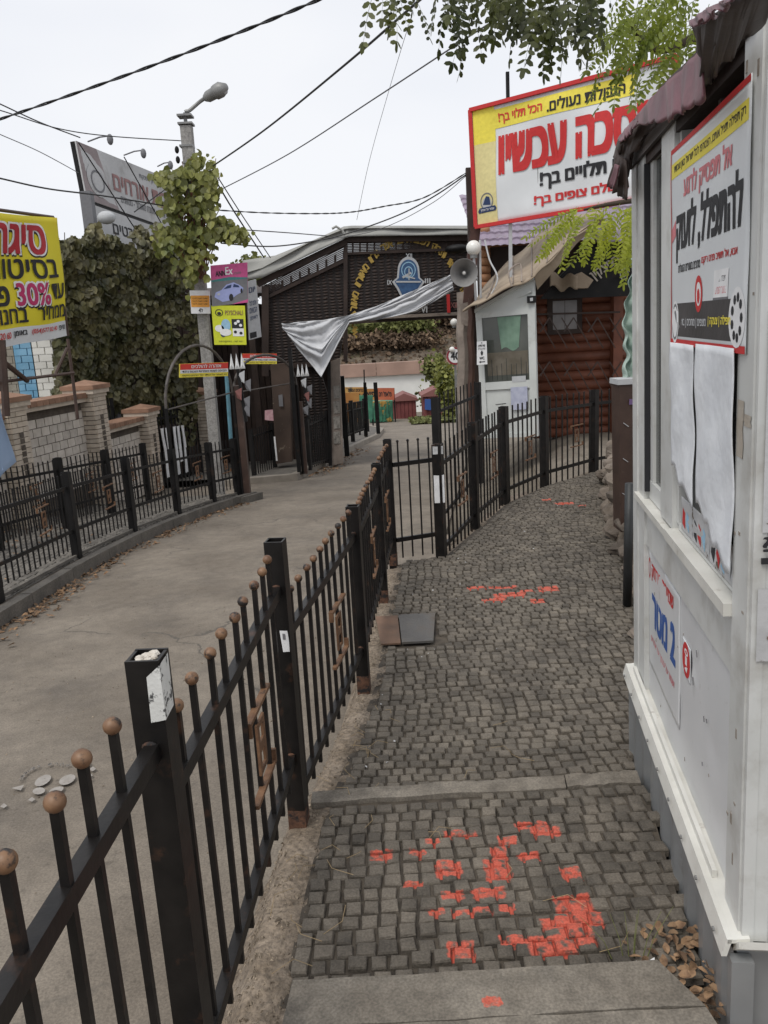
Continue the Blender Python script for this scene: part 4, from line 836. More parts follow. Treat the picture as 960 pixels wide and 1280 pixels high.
# hotel billboard
S0, S1, S2, S3 = A(95, 176, 16.0), A(222, 228, 20.5), A(222, 289, 20.5), A(109, 249, 16.0)
hs = thing('hotel_sign', 'weathered grey guesthouse signboard with Hebrew lettering and three arm lamps above the ivy', 'signboard', tuple(S3))
ssf, nS = quad4(S3, S2, S1, S0); nS = nS if nS.y < 0 else -nS
B().grid(lambda u, v: ssf(u, v) - nS * .12, 8, 8, nS * .08).obj('back_frame', M['black_far'], hs)
B().grid(ssf, 8, 8, -nS * .03).obj('face', M['sign_grey'], hs)
polyp(ssf, [(0, 0), (.30, 0), (.22, .45), (.16, 1), (0, 1)], mat('faded_maroon', (.30, .25, .25), .8, var=.25, scale=2), hs, 'maroon_field', .004, nS)
disc(ssf, .125, .42, .09, .30, M['sign_grey'], hs, 'emblem_disc', .008, nS); disc(ssf, .125, .40, .06, .2, M['grey'], hs, 'emblem_ring', .012, nS, r0=.82)
lettering('בית אורחים', ssf, .27, .36, .86, .66, mat('faded_red', (.30, .17, .165), .8, var=.2), hs, .03, .008, nS); lettering('לון מפנקת', ssf, .55, .76, .72, .88, M['grey'], hs, .01, .008, nS)
lettering('חדרי אירוח - מטבח מאובזר - ממוזגים', ssf, .33, .17, .92, .29, M['grey'], hs, .01, .008, nS)
T0, T1, T2, T3 = A(111, 254, 16.0), A(222, 293, 20.5), A(222, 330, 20.5), A(121, 318, 16.0)
s2f, n2_ = quad4(T3, T2, T1, T0); n2_ = n2_ if n2_.y < 0 else -n2_
B().grid(s2f, 8, 4, -n2_ * .08).obj('lower_panel', M['sign_grey'], hs)
lettering('לרישום * לפרטים', s2f, .20, .5, .95, .8, M['ink'], hs, .02, .006, n2_)
B().bar(S3 + Vector((0, 0, 0)) - nS * .06, S2 - nS * .06, .06, .1).obj('frame_bar', M['black_far'], hs)
B().box((A(112, 280, 15.9).x, 15.95, 1.4), (.2, .2, 6)).obj('post', M['grey'], hs)
q = A(220, 280, 20.8); B().box((q.x, 20.9, 1.3), (.2, .2, 6)).obj('post', M['grey'], hs)
B().sph(A(133, 272, 15.8), .16, 10, 7, (1.1, .8, .75)).obj('floodlight', M['lgrey'], hs, smooth=True)
for k, (px, py, qx, qy, Y) in enumerate(((110, 177, 135, 170, 16.4), (155, 194, 177, 188, 18.2), (197, 208, 211, 203, 20))):
    a, c = A(px, py, Y), A(qx, qy, Y - .6); B().tube([a, a.lerp(c, .6) + Vector((0, 0, .02)), c], .014, 6).obj('lamp_arm', M['grey'], hs)
    B().sph(c + Vector((.03, 0, -.06)), .075, 8, 6, (.8, .8, 1.3)).obj('arm_lamp', M['grey'], hs, smooth=True)
for a, c in ((A(98, 178, 15.7), A(178, 300, 16.6)), (A(155, 196, 17.6), A(205, 285, 18.4)), (A(205, 238, 18.6), A(168, 265, 17.4))): B().tube([a, c], .012, 5).obj('brace_wire', M['black_far'], hs)
# ================================================================== CONCRETE POLE WITH STREET LAMP
pY = 13.9
b0, t0 = A(267, 560, pY), A(233, 158, pY)
b0 = Vector((b0.x + .02, pY, zr(pY) - .1)); 
cp = thing('lamp_post', 'tall concrete utility pole with a bracket street lamp, overgrown by vine', 'lamp post', tuple(b0))
B().bar(b0, t0, .175, .175).obj('shaft', M['concrete'], cp)
for k in range(2): B().box(t0 + Vector((0, 0, .03 + k * .12)), (.23, .23, .03)).obj('cap_plate', M['galv'], cp)
B().tube(cat_rom([t0 + Vector((0, 0, .0)), t0 + Vector((0, 0, .2)), A(237, 138, pY), A(250, 127, pY), A(259, 121, pY - .1)]), .03, 8).obj('lamp_arm', M['galv'], cp)
a, c = A(256, 123, pY - .1), A(283, 108, pY - .3)
B().tube([a.lerp(c, t) for t in (0, .15, .45, .5, .75, 1)], lambda t: [.05, .085, .09, .11, .115, .05][min(5, round(t * 5))], 10).obj('lamp_head', M['galv'], cp, smooth=True)
B().sph(a.lerp(c, .74) + Vector((0, 0, -.035)), .085, 12, 8, (1.3, 1, .6)).obj('lamp_glass', M['lgrey'], cp, smooth=True)
for k in range(3): B().box((t0.x + .02 * k - .02, pY, t0.z - .3 - .25 * k), (.21, .21, .03)).obj('clamp', M['galv'], cp)
for dx, dz in ((-.18, -.35), (-.18, -.5), (.2, -.75), (.26, -.85)): B().sph(t0 + Vector((dx, -.05, dz)), .045, 8, 6, (.8, .8, 1.3)).obj('insulator', M['black_far'], cp)
# small green base box / brick plinth under the pole: vine
vn = thing('climbing_vine', 'green and reddish vine climbing the concrete pole and spilling to its right', 'vine', tuple(A(245, 340, 13.7)))
b = B(); r_ = random.Random(5)
cl = [(245, 200, 7, 10), (222, 225, 18, 16), (205, 220, 12, 8), (238, 252, 20, 24), (260, 245, 12, 22), (228, 290, 16, 26), (250, 305, 18, 30), (275, 280, 16, 14), (298, 292, 14, 8), (240, 335, 14, 22), (262, 225, 8, 22), (215, 255, 14, 14), (232, 215, 16, 8), (205, 300, 14, 18), (285, 290, 14, 8), (248, 275, 20, 40)]
for k in range(1500):
    px, py, sx, sy = r_.choice(cl); p = A(px + r_.gauss(0, .55) * sx, py + r_.gauss(0, .55) * sy, 13.6 + r_.uniform(-.35, .35)); leafquad(b, p, .11 * r_.uniform(.55, 1.3), r_, -.2, hang=r_.random() < .7)
b.obj('leaves', M['ivy2'], vn, kind='stuff')
b = B()
for k in range(34):
    x0 = r_.uniform(232, 262); p = A(x0, r_.uniform(300, 350), 13.7); q = A(x0 + r_.uniform(-25, 40), r_.uniform(195, 290), 13.6); b.tube([p, p.lerp(q, .5) + Vector((r_.uniform(-.1, .1), -.1, 0)), q], .014, 5, .006)
b.obj('stems', mat('red_stem', (.12, .05, .035), .9, col2=(.22, .09, .06)), vn, kind='stuff')
# posters on the pole
def board(pts, Y, name, label, m='white', cat='poster', group=None, t=.02):
    q = [A(px, py, y_) for (px, py), y_ in zip(pts, Y)]; T = thing(name, label, cat, tuple(q[0]), group); s, n = quad4(*q); n = n if n.y < 0 else -n
    B().slab([p - n * .0 for p in q], -n * t).obj('board', M[m], T); return T, s, n
T, s, n = board([(265, 383), (310, 378), (309, 328), (263, 332)], (13.6,) * 4, 'car_poster', 'pink poster with a pale blue car, upper one beside the concrete pole', 'pink')
patch(s, .0, .0, 1, .60, M['grey'], T, 'photo_field', .003, n); polyp(s, [(.0, .6), (.0, .64), (.5, .68), (1, .63), (1, .6)], M['teal'], T, 'photo_field', .0045, n)
polyp(s, [(.08, .22), (.12, .33), (.28, .38), (.42, .50), (.62, .54), (.76, .47), (.88, .38), (.86, .28), (.7, .22), (.5, .10), (.3, .08)], M['carblue'], T, 'car_body', .006, n)
polyp(s, [(.33, .39), (.45, .47), (.56, .49), (.54, .41)], M['navy'], T, 'car_window', .008, n); polyp(s, [(.6, .42), (.62, .5), (.75, .45), (.78, .4)], M['navy'], T, 'car_window', .008, n)
disc(s, .54, .17, .06, .09, M['ink'], T, 'car_wheel', .009, n); disc(s, .83, .31, .03, .06, M['ink'], T, 'car_wheel', .009, n); disc(s, .20, .28, .04, .03, M['lgrey'], T, 'car_headlight', .009, n)
polyp(s, [(.55, .0), (1, .08), (1, 0)], M['pink'], T, 'corner_band', .008, n)
lettering('ANN', s, .13, .72, .40, .85, M['ink'], T, .03, .006, n, rtl=False); lettering('Ex', s, .40, .74, .60, .93, M['white'], T, .02, .006, n, rtl=False); lettering('.com', s, .62, .73, .82, .79, M['grey'], T, .0, .006, n, rtl=False)
T, s, n = board([(268, 431), (308, 431), (306, 382), (264, 382)], (13.6,) * 4, 'advert_poster', 'lime yellow poster headed PSYSCHALI under the pink car poster', 'lime')
lettering('PSYSCHALI', s, .40, .76, .93, .88, M['brownred'], T, .01, .005, n, rtl=False); disc(s, .22, .82, .12, .09, M['ink'], T, 'logo', .004, n, r0=.8); disc(s, .22, .8, .06, .04, M['ink'], T, 'logo', .005, n)
for u, v, ru, rv, m_ in ((.2, .42, .14, .09, 'white'), (.4, .5, .14, .16, 'sky'), (.38, .32, .18, .09, 'white'), (.3, .26, .08, .06, 'navy'), (.16, .42, .06, .05, 'ink'), (.36, .52, .05, .08, 'teal')): disc(s, u, v, ru, rv, M[m_], T, 'picture', .004 + ru * .02, n)
patch(s, .58, .42, .94, .66, M['ink'], T, 'picture', .004, n); patch(s, .60, .22, .94, .42, M['white'], T, 'picture', .004, n)
for u, v in ((.7, .55), (.85, .5), (.68, .33), (.85, .3), (.78, .6)): disc(s, u, v, .05, .04, M['white' if v > .42 else 'ink'], T, 'picture', .007, n, 8)
lettering('INFO@MAIL - 067 555', s, .15, .06, .88, .11, M['ink'], T, .0, .005, n, rtl=False)
T, s, n = board([(239, 392), (263, 392), (262, 363), (237, 363)], (13.72,) * 4, 'small_notice', 'small orange and white notice with number 4 strapped to the concrete pole', 'white', 'notice')
patch(s, .03, .28, .97, .78, M['orange'], T, 'orange_field', .003, n); lettering('ל4', s, .4, .06, .62, .24, M['ink'], T, .02, .005, n)
for v in (.62, .5, .38): lettering('הודעה חשובה לציבור', s, .1, v, .9, v + .08, M['ink'], T, 0, .005, n)
T, s, n = board([(312, 425), (327, 421), (320, 349), (309, 352)], (14.6, 14.9, 14.9, 14.6), 'pale_poster', 'torn pale blue poster to the right of the pink car poster', 'lgrey')
for v, t_ in ((.8, 'יום'), (.58, 'שלום לכל'), (.45, 'הבאים'), (.32, 'לאומן')): lettering(t_, s, .12, v, .8, v + .09, M['navy'], T, .01, .005, n)
patch(s, .05, .02, .6, .12, M['ink'], T, 'dark_foot', .003, n)
one(B().tube([A(283, 468, 13.9), A(290, 570, 13.9)], .035, 8), 'blue_pole', mat('blue_paint', (.12, .27, .34), .6, var=.2), 'slim pale blue pole between the brick pillar and the brown post', 'pole')
# ================================================================== WICKER GATE BUILDING
gY = 19.0
wg = thing('wicker_gate', 'big dark wicker gateway with clock letters and blue emblem bridging the lane', 'gateway', tuple(A(420, 575, gY)))
Tk = Vector((0, .16, 0)); g = lambda px, py, y_=gY: A(px, py, y_)
B().slab([g(333, 368), g(432, 322), g(432, 402), g(424, 452), g(330, 458)], Tk).obj('wicker_panel', M['wicker'], wg)
B().slab([g(432.5, 318), g(586, 312), g(586, 391), g(432.5, 400)], Tk).obj('wicker_panel', M['wicker'], wg)
B().slab([g(379, 456), g(396, 448), g(413, 505), g(413, 578), g(381, 583)], (0, .12, 0)).obj('wicker_panel', M['wicker'], wg)
for (x0, y0, x1, y1, w_) in ((322, 355, 433, 302, .14), (433, 299, 586, 297, .14), (333, 372, 432, 325, .07), (432, 296, 432, 452, .09), (332, 358, 332, 470, .16), (432, 402, 586, 393, .12), (330, 460, 425, 452, .12), (433, 317, 586, 311, .06)):
    B().bar(g(x0, y0, gY - .04), g(x1, y1, gY - .04), w_, w_).obj('beam', M['darkwood'], wg)
B().bar(g(470, 397, gY - .14), g(583, 391.5, gY - .14), .06, .07).obj('pale_strip', M['weather'], wg)
for k in range(8):        # thin laths letting the sky through
    t = (k + .5) / 8; B().bar(g(433, lerp(301, 317, t), gY + .03), g(586, lerp(299, 311, t), gY + .03), .02, .028).obj('slat', M['darkwood'], wg)
    B().bar(g(lerp(330, 335, t), lerp(357, 371, t), gY + .03), g(432, lerp(304, 323, t), gY + .03), .02, .028).obj('slat', M['darkwood'], wg)
for k in range(17): px = 441 + k * 9; B().bar(g(px, 299), g(px, 318), .04, .03).obj('upright', M['darkwood'], wg)
for k in range(9): px = 342 + k * 11; B().bar(g(px, 356 - k * 5.3), g(px, 370 - k * 5), .05, .03).obj('upright', M['darkwood'], wg)
# roof sheet
def roof(u, v):
    pts = [g(300, 347), g(330, 338), g(385, 308), g(432, 290), g(440, 289), g(510, 289), g(590, 290)]; p = poly(pts, u)
    return p + Vector((0, -.25 + v * .8, .03 + .06 * v))
def fasc(u, v):
    pts = [g(300, 352), g(330, 348), g(385, 321), g(432, 299), g(440, 297), g(510, 296), g(590, 295)]; pt2 = [g(305, 326), g(345, 320), g(392, 301), g(430, 284), g(440, 283), g(510, 283), g(590, 283)]
    return poly(pts, u).lerp(poly(pt2, u), v) + Vector((0, -.26 + .12 * v + .03 * math.sin(u * 31) * (1 - v) * v * 4, 0))
B().grid(roof, 36, 6, (0, 0, .02)).obj('roof_sheet', M['roofsheet'], wg, smooth=True); B().grid(fasc, 60, 5, (0, .03, 0)).obj('roof_edge', M['roofsheet'], wg, smooth=True)
B().tube([g(415, 286, gY - .35), g(420, 283, gY - .35), g(428, 288, gY - .35), g(432, 296, gY - .35)], .03, 6).obj('roof_roll', M['roofsheet'], wg)
# clock ring of gold letters
cxp, cyp, rx_, ry_ = 512, 392, 70, 93
txt = heb('פלודים צאו יצחק לשמירת כל אשר צרו מאורו מאורו ביל'); ang0, ang1 = 196, -3
L_ = len(txt)
for i, ch in enumerate(txt):
    if ch == ' ': continue
    a = math.radians(lerp(ang0, ang1 + 12, i / (L_ - 1))); px, py = cxp + rx_ * math.cos(a), cyp - ry_ * math.sin(a)
    gl, fs = glyphs(ch, .035); c = g(px, py, gY - .02); ta = math.pi / 2 - math.atan2(ry_ * math.sin(a), rx_ * math.cos(a)); s_ = .15
    R = Matrix.Rotation(ta * .85, 3, 'Y'); wd = .12 if ch not in 'ויןצ' else .08
    vs = [c + R @ Vector(((u - .5) * wd, -.01, (v - .5) * s_)) for u, v in gl]; B().add([v - Vector((0, .002 * (i_ // max(1, len(vs) // 5)), 0)) for i_, v in enumerate(vs)], fs).obj('gold_letter', M['gold'], wg)
def gsurf(px0, py0, px1, py1): return quad4(g(px0, py1, gY - .03), g(px1, py1, gY - .03), g(px1, py0, gY - .03), g(px0, py0, gY - .03))
s, n = gsurf(490, 320, 531, 372); n = n if n.y < 0 else -n
em = [(.5 + .33 * math.cos(t), .66 + .32 * math.sin(t)) for t in [math.pi * k / 12 for k in range(13)]]; em = em + [(.15, .48), (.0, .38), (.14, .22), (.28, .0), (.72, .0), (.86, .22), (1., .38), (.85, .48)]
e0 = B().slab([s(u, v) for u, v in em], n * .04); eo = e0.obj('clock_emblem', M['lgrey'], wg)
polyp(s, [(.5 + (u - .5) * .84, .42 + (v - .42) * .88) for u, v in em], mat('emblem_blue', (.02, .06, .15), .5, col2=(.04, .11, .24), scale=12, bump=0), eo, 'blue_field', .045, n)
disc(s, .5, .66, .22, .20, M['sky'], eo, 'ring', .05, n, r0=.88); disc(s, .5, .62, .13, .13, M['sky'], eo, 'ring', .052, n, r0=.8)
for q in (((.3, .5), (.56, .62), (.6, .58), (.34, .46)), ((.5, .42), (.53, .42), (.53, .7), (.5, .7)), ((.12, .36), (.88, .36), (.88, .40), (.12, .40)), ((.4, .50), (.7, .44), (.7, .47), (.4, .54))): polyp(s, q, M['lgrey'], eo, 'emblem_mark', .055, n)
for t_, x0, y0, x1, y1 in (('XII', 507, 317, 515, 323), ('IX', 484, 350, 490, 356), ('III', 531, 348, 538, 354), ('VI', 526, 383, 534, 391)):
    s, n = gsurf(x0, y0, x1, y1); n = n if n.y < 0 else -n; lettering(t_, s, 0, 0, 1, 1, M['lgrey'], wg, .02, .03, n, 'numeral', rtl=False)
s, n = gsurf(563, 378, 573, 385); lettering('XIII', s, 0, 0, 1, 1, M['brownred'], wg, .02, .02, n if n.y < 0 else -n, 'numeral', rtl=False)
B().bar(g(560, 368, gY - .15), g(561, 391, gY - .15), .07, .07).obj('red_strip', M['red'], wg)
one(B().sph(g(572, 311, gY - .4), .22, 10, 7, (1.3, .9, .45)), 'floodlight', M['black_far'], 'black floodlight under the right end of the wicker gate roof', 'lamp', smooth=True)
# big pillar with notices and brown column
B().slab([g(413, 452, gY - .3), g(424, 448, gY - .3), g(429, 578, gY - .3), g(415, 582, gY - .3)], (0, .3, 0)).obj('pillar', M['weather'], wg)
B().slab([g(409, 452, gY - .35), g(413, 452, gY - .35), g(415, 582, gY - .35), g(411, 582, gY - .35)], (0, .3, 0)).obj('pillar', M['black_far'], wg)
for k in range(4): 
    s, n = quad4(g(417, 556 - k * 19, gY - .31), g(426, 555 - k * 19, gY - .31), g(425, 538 - k * 19, gY - .31), g(416, 539 - k * 19, gY - .31)); n = n if n.y < 0 else -n; patch(s, .05, .05, .95, .95, mat('old_notice', (.2, .19, .17), .8, col2=(.32, .3, .27), scale=9, dirt=(.08, .07, .06), dirt_s=12) if k == 0 else bpy.data.materials['old_notice'], wg, 'notice', .006, n)
B().slab([g(338, 456, 17.9), g(361, 454, 17.9), g(365, 577, 17.9), g(345, 580, 17.9)], (0, .4, 0)).obj('column', mat('column_brown', (.045, .028, .02), .7, col2=(.085, .055, .04), scale=2, dirt=(.2, .16, .12), dirt_s=5, dirt_lo=.64, dirt_hi=.68), wg)
q = [g(331, 525, 17.6), g(342, 526, 17.6), g(341, 512, 17.6), g(331, 513, 17.6)]; one(B().slab(q, (0, .01, 0)), 'pink_notice', mat('pink_paper', (.45, .22, .25), .8, col2=(.6, .4, .42), scale=15), 'small pink notice on the left of the brown column', 'notice')
q = [g(349, 508, 17.86), g(354, 508, 17.86), g(353, 493, 17.86), g(348, 494, 17.86)]; one(B().slab(q, (0, .01, 0)), 'grey_notice', M['grey'], 'small grey notice high on the brown column', 'notice')
q = [g(345, 576, 17.7), g(347, 576, 17.7), g(344, 546, 17.7), g(342, 546, 17.7)]; one(B().slab(q, (0, .02, 0)), 'white_stake', M['white'], 'thin white strip leaning at the foot of the brown column', 'stake')
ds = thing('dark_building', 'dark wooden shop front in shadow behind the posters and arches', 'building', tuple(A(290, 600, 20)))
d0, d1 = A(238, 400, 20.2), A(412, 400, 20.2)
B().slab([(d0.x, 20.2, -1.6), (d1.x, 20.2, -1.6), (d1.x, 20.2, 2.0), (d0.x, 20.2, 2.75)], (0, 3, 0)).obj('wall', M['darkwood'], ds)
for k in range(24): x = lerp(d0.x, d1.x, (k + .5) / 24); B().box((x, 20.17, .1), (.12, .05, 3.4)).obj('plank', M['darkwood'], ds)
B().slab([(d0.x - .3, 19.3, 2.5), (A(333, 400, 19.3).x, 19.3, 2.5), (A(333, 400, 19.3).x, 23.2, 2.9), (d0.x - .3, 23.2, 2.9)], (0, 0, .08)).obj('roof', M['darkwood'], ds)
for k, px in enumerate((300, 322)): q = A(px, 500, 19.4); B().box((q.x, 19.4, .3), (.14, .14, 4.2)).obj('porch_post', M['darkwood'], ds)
# tree beyond roof
tr = thing('round_tree', 'distant green tree top behind the white roof edge left of the gateway', 'tree', tuple(A(315, 420, 40)))
q = A(312, 330, 40); B().tube([(q.x, 40, -3), (q.x, 40, q.z - .5)], .2, 7, .1).obj('trunk', M['stem'], tr); crown((q.x, 40, q.z - 0.4), 1.2, 1.2, .9, 1800, .22, M['bushgreen'], 'crown', tr, 21)
# white cloth
def cl(u, v):
    top = [g(352, 405, 18.3), g(376, 402, 18.3), g(404, 400, 18.35), g(436, 394, 18.4), g(470, 383, 18.4), g(515, 364, 18.4), g(564, 343, 18.4)]
    bot = [g(354, 410, 18.3), g(373, 437, 18.2), g(402, 471, 18.2), g(437, 403, 18.4), g(470, 400, 18.3), g(520, 390, 18.3), g(567, 363, 18.4)]
    t = poly(top, u); q = poly(bot, u); f = .10 * math.sin(v * 11 + u * 9) * (.3 + v) * math.sin(math.pi * min(1, u * 1.02)) + .05 * math.sin(v * 23 + u * 25)
    f += .05 * noise.noise(Vector((u * 14, v * 5, 0))) + .02 * noise.noise(Vector((u * 40, v * 14, 0)))
    return t.lerp(q, v) + Vector((0, -abs(f) * 1.2, .06 * math.sin(v * 8 + u * 6) * v * (1 - v) * 4))
one(B().grid(cl, 90, 34, (0, .008, 0)), 'white_cloth', M['cloth'], 'long white cloth slung diagonally across the wicker gateway', 'cloth', smooth=True)
# ================================================================== BEYOND THE GATE
def shed(px0, px1, pyt, pyb, Y, label, m, skew=0):
    a, c = A(px0, pyb, Y), A(px1, pyb, Y); zt = A(px0, pyt, Y).z; zb = zr(Y) - .1; T = thing('shed', label, 'shed', (a.x, Y, zb), 'small sheds beyond the lane')
    W = c.x - a.x
    B().box(((a.x + c.x) / 2, Y + 1, (zb + zt) / 2), (W, 2, zt - zb)).obj('wall', M[m], T)
    B().slab([(a.x - .12, Y - .15, zt), (a.x + W * .5, Y - .15, zt + .35), (c.x + .12, Y - .15, zt), (c.x + .12, Y - .15, zt - .08), (a.x - .12, Y - .15, zt - .08)], (0, 2.3, 0)).obj('roof', M['brownred'], T)
    for k in range(6): B().box((lerp(a.x, c.x, (k + .5) / 6), Y - .02, (zb + zt) / 2 - .02), (W / 6 - .04, .04, zt - zb - .1)).obj('plank', M[m], T)
    return T
shed(492, 521, 500, 527, 46, 'small dark red shed beside the green painted container', 'redshed')
T = shed(530, 561, 494, 521, 44, 'small red and blue shed on the grass patch at the right', 'redshed')
q = A(533, 505, 43.9); B().slab([A(531, 512, 43.8), A(541, 513, 43.8), A(541, 499, 43.8), A(531, 499, 43.8)], (0, .05, 0)).obj('blue_board', M['blue'], T)
T = thing('container', 'green container covered in painted patterns behind the island railing', 'container', tuple(A(475, 528, 42)))
a, c = A(462, 528, 42), A(492, 528, 42); zt = A(470, 502, 42).z
B().box(((a.x + c.x) / 2, 43, (zt + zr(42)) / 2), (c.x - a.x, 2, zt - zr(42))).obj('body', M['grafgreen'], T)
for k in range(7): B().box((lerp(a.x, c.x, (k + .5) / 7), 41.98, (zt + zr(42)) / 2), (.08, .05, zt - zr(42) - .1)).obj('rib', M['grafgreen'], T)
def stall(px0, py0, px1, py1, Y, label, m, txt=None, name='stall_banner'):
    q = [A(px0, py1, Y), A(px1, py1, Y), A(px1, py0, Y), A(px0, py0, Y)]; T = thing(name, label, 'banner', tuple(q[0]), 'stall banners beyond the gate'); s, n = quad4(*q); n = n if n.y < 0 else -n
    B().slab(q, (0, .05, 0)).obj('sheet', M[m], T)
    for p in (q[0], q[1]): B().bar((p.x, Y + .08, zr(Y)), (p.x, Y + .08, q[2].z), .07).obj('post', M['black_far'], T)
    if txt: lettering(txt, s, .15, .3, .85, .75, M['ink'], T, .03, .01, n)
stall(431, 491, 449, 528, 29, 'yellow-orange painted screen nearest the poster-covered pillar', 'graf')
stall(431, 484, 458, 492, 31, 'pale orange strip banner above the yellow screen', 'graf', 'ברוכים הבאים')
stall(449, 494, 466, 524, 36, 'dark painted panel between the yellow screen and green container', 'grafgreen')
stall(450, 486, 472, 500, 37, 'orange banner in the middle of the row of stalls', 'graf', 'פיצה')
stall(470, 485, 493, 500, 41, 'bright orange banner with black letters above the green container', 'stallred', 'פלאפל חם')
one(B().grid(lambda u, v: (lerp(A(515, 530, 38).x, A(640, 530, 38).x, u), lerp(37, 42, v), zr(lerp(37, 42, v)) + .05 + .12 * math.sin(u * 3)), 14, 6), 'grass_patch', M['grass'], 'dry green grass verge in front of the red sheds', 'grass', kind='stuff')
for k, (px, py, Y, rx, rz, m_, lb) in enumerate([(541, 473, 48, 1.0, 1.5, 'bushgreen', 'slender yellow-green young tree against the white wall'), (560, 488, 40, .55, 1.6, 'ivy2', 'dark green narrow tree left of the weathered post'), (552, 470, 50, .9, 1.2, 'bushgreen', 'light green tree top behind the narrow dark tree')]):
    q = A(px, py, Y); T = thing('young_tree', lb, 'tree', (q.x, Y, zr(Y)), 'young trees beyond the gate'); B().tube([(q.x, Y, zr(Y) - .1), (q.x + .1, Y, q.z + rz * .4)], .07, 6, .02).obj('trunk', M['stem'], T); crown(tuple(q), rx, .8, rz, 1500, .2, M[m_], 'crown', T, 40 + k)
# speed sign and lamp globes
q = A(569, 445, 26); T = thing('speed_sign', 'round speed limit 40 sign with red ring right of the gateway', 'sign', (q.x, 26, zr(26)))
B().tube([(q.x, 26.05, zr(26)), (q.x, 26.05, q.z + .2)], .04, 8).obj('pole', M['galv'], T)
s, n = quad4(q + Vector((-.28, 0, -.28)), q + Vector((.28, 0, -.28)), q + Vector((.28, 0, .28)), q + Vector((-.28, 0, .28)))
B().slab([s(.5 + .5 * math.cos(t), .5 + .5 * math.sin(t)) for t in [2 * math.pi * k / 20 for k in range(20)]], (0, .03, 0)).obj('disc', M['white'], T); disc(s, .5, .5, .5, .5, mat('dull_red', (.25, .03, .04), .6), T, 'ring', .004, n, r0=.78); lettering('40', s, .24, .28, .76, .72, M['ink'], T, .03, .006, n, rtl=False)
for k, (px, py, Y, r_, lb) in enumerate([(592, 310, 12.9, .115, 'big white lamp globe on the post beside the loudspeaker'), (567.5, 403, 18, .085, 'white lamp globe under the right end of the gateway beam'), (565, 437, 26, .09, 'small white lamp globe above the speed sign')]):
    q = A(px, py, Y); T = thing('globe_lamp', lb, 'lamp', tuple(q), 'white lamp globes'); B().sph(q, r_, 14, 10).obj('globe', M['globe'], T, smooth=True); B().tube([q - Vector((0, 0, r_ * .8)), q - Vector((0, 0, r_ * 1.3))], r_ * .5, 8).obj('collar', M['galv'], T)
    if k == 0:
        B().tube([q - Vector((0, 0, r_ * 1.2)), (q.x + .02, 12.9, A(596, 372, 12.9).z - .3)], .022, 6).obj('stem', M['lgrey'], T)
        B().tube([A(600, 300, 12.9), A(601, 375, 12.9)], .018, 6).obj('side_rod', M['lgrey'], T)
    else:
        B().tube([q - Vector((0, 0, r_)), q + Vector((.35, .1, -r_ - .05))], .02, 6).obj('bracket', M['galv'], T)
# loudspeaker horn
q = A(580, 341, 12.6); T = thing('loudspeaker', 'grey horn loudspeaker facing the camera under the big lamp globe', 'loudspeaker', tuple(q))
ax = Vector((-.12, -1, -.05)).normalized(); X = ax.cross(Vector((0, 0, 1))).normalized(); Y_ = X.cross(ax); b = B(); N_ = 24
prof = [(.0, .205), (-.01, .21), (.0, .20), (.06, .15), (.12, .105), (.2, .06), (.28, .035)]
for (d_, r_) in prof: b.v += [tuple(q - ax * d_ + (X * math.cos(t) + Y_ * math.sin(t)) * r_) for t in [2 * math.pi * k / N_ for k in range(N_)]]
b.f = [(i * N_ + k, i * N_ + (k + 1) % N_, (i + 1) * N_ + (k + 1) % N_, (i + 1) * N_ + k) for i in range(len(prof) - 1) for k in range(N_)]
b.obj('horn', M['horn'], T, smooth=True)
B().sph(q - ax * .12, .028, 10, 8).obj('throat', M['globe'], T, smooth=True); B().tube([q - ax * .26, q - ax * .42], .07, 12).obj('driver', M['horn'], T); B().bar(q - ax * .3, A(597, 350, 12.9), .03).obj('bracket', M['galv'], T)
# weathered wooden posts left of the cabin
for k, (x0, y0, x1, y1, w_, Y, m_, lb) in enumerate([(579, 365, 580, 560, .19, 13.6, 'weather', 'tall weathered grey wooden post left of the toilet cabin'), (589, 372, 590, 560, .10, 13.2, 'litewood', 'dark red-brown timber post squeezed between the weathered post and cabin'), (596, 478, 599, 560, .085, 12.0, 'darkwood', 'short dark stump post in front of the cabin corner')]):
    a, c = A(x0, y0, Y), A(x1, y1, Y); T = thing('timber_post', lb, 'post', (c.x, Y, c.z), 'timber posts beside the cabin')
    b = B(); n = 8
    b.tube([a.lerp(c, i / n) + Vector((.015 * math.sin(i * 2.3), .0, 0)) for i in range(n + 1)], w_ / 2 * 1.15, 7); b.obj('shaft', M[m_], T)
one(B().slab([A(575, 380, 13.3), A(590, 376, 13.3), A(590, 410, 13.3), A(577, 405, 13.3)], (0, .06, 0)), 'board_offcut', M['weather'], 'pale board nailed on the timber posts under the loudspeaker', 'board')
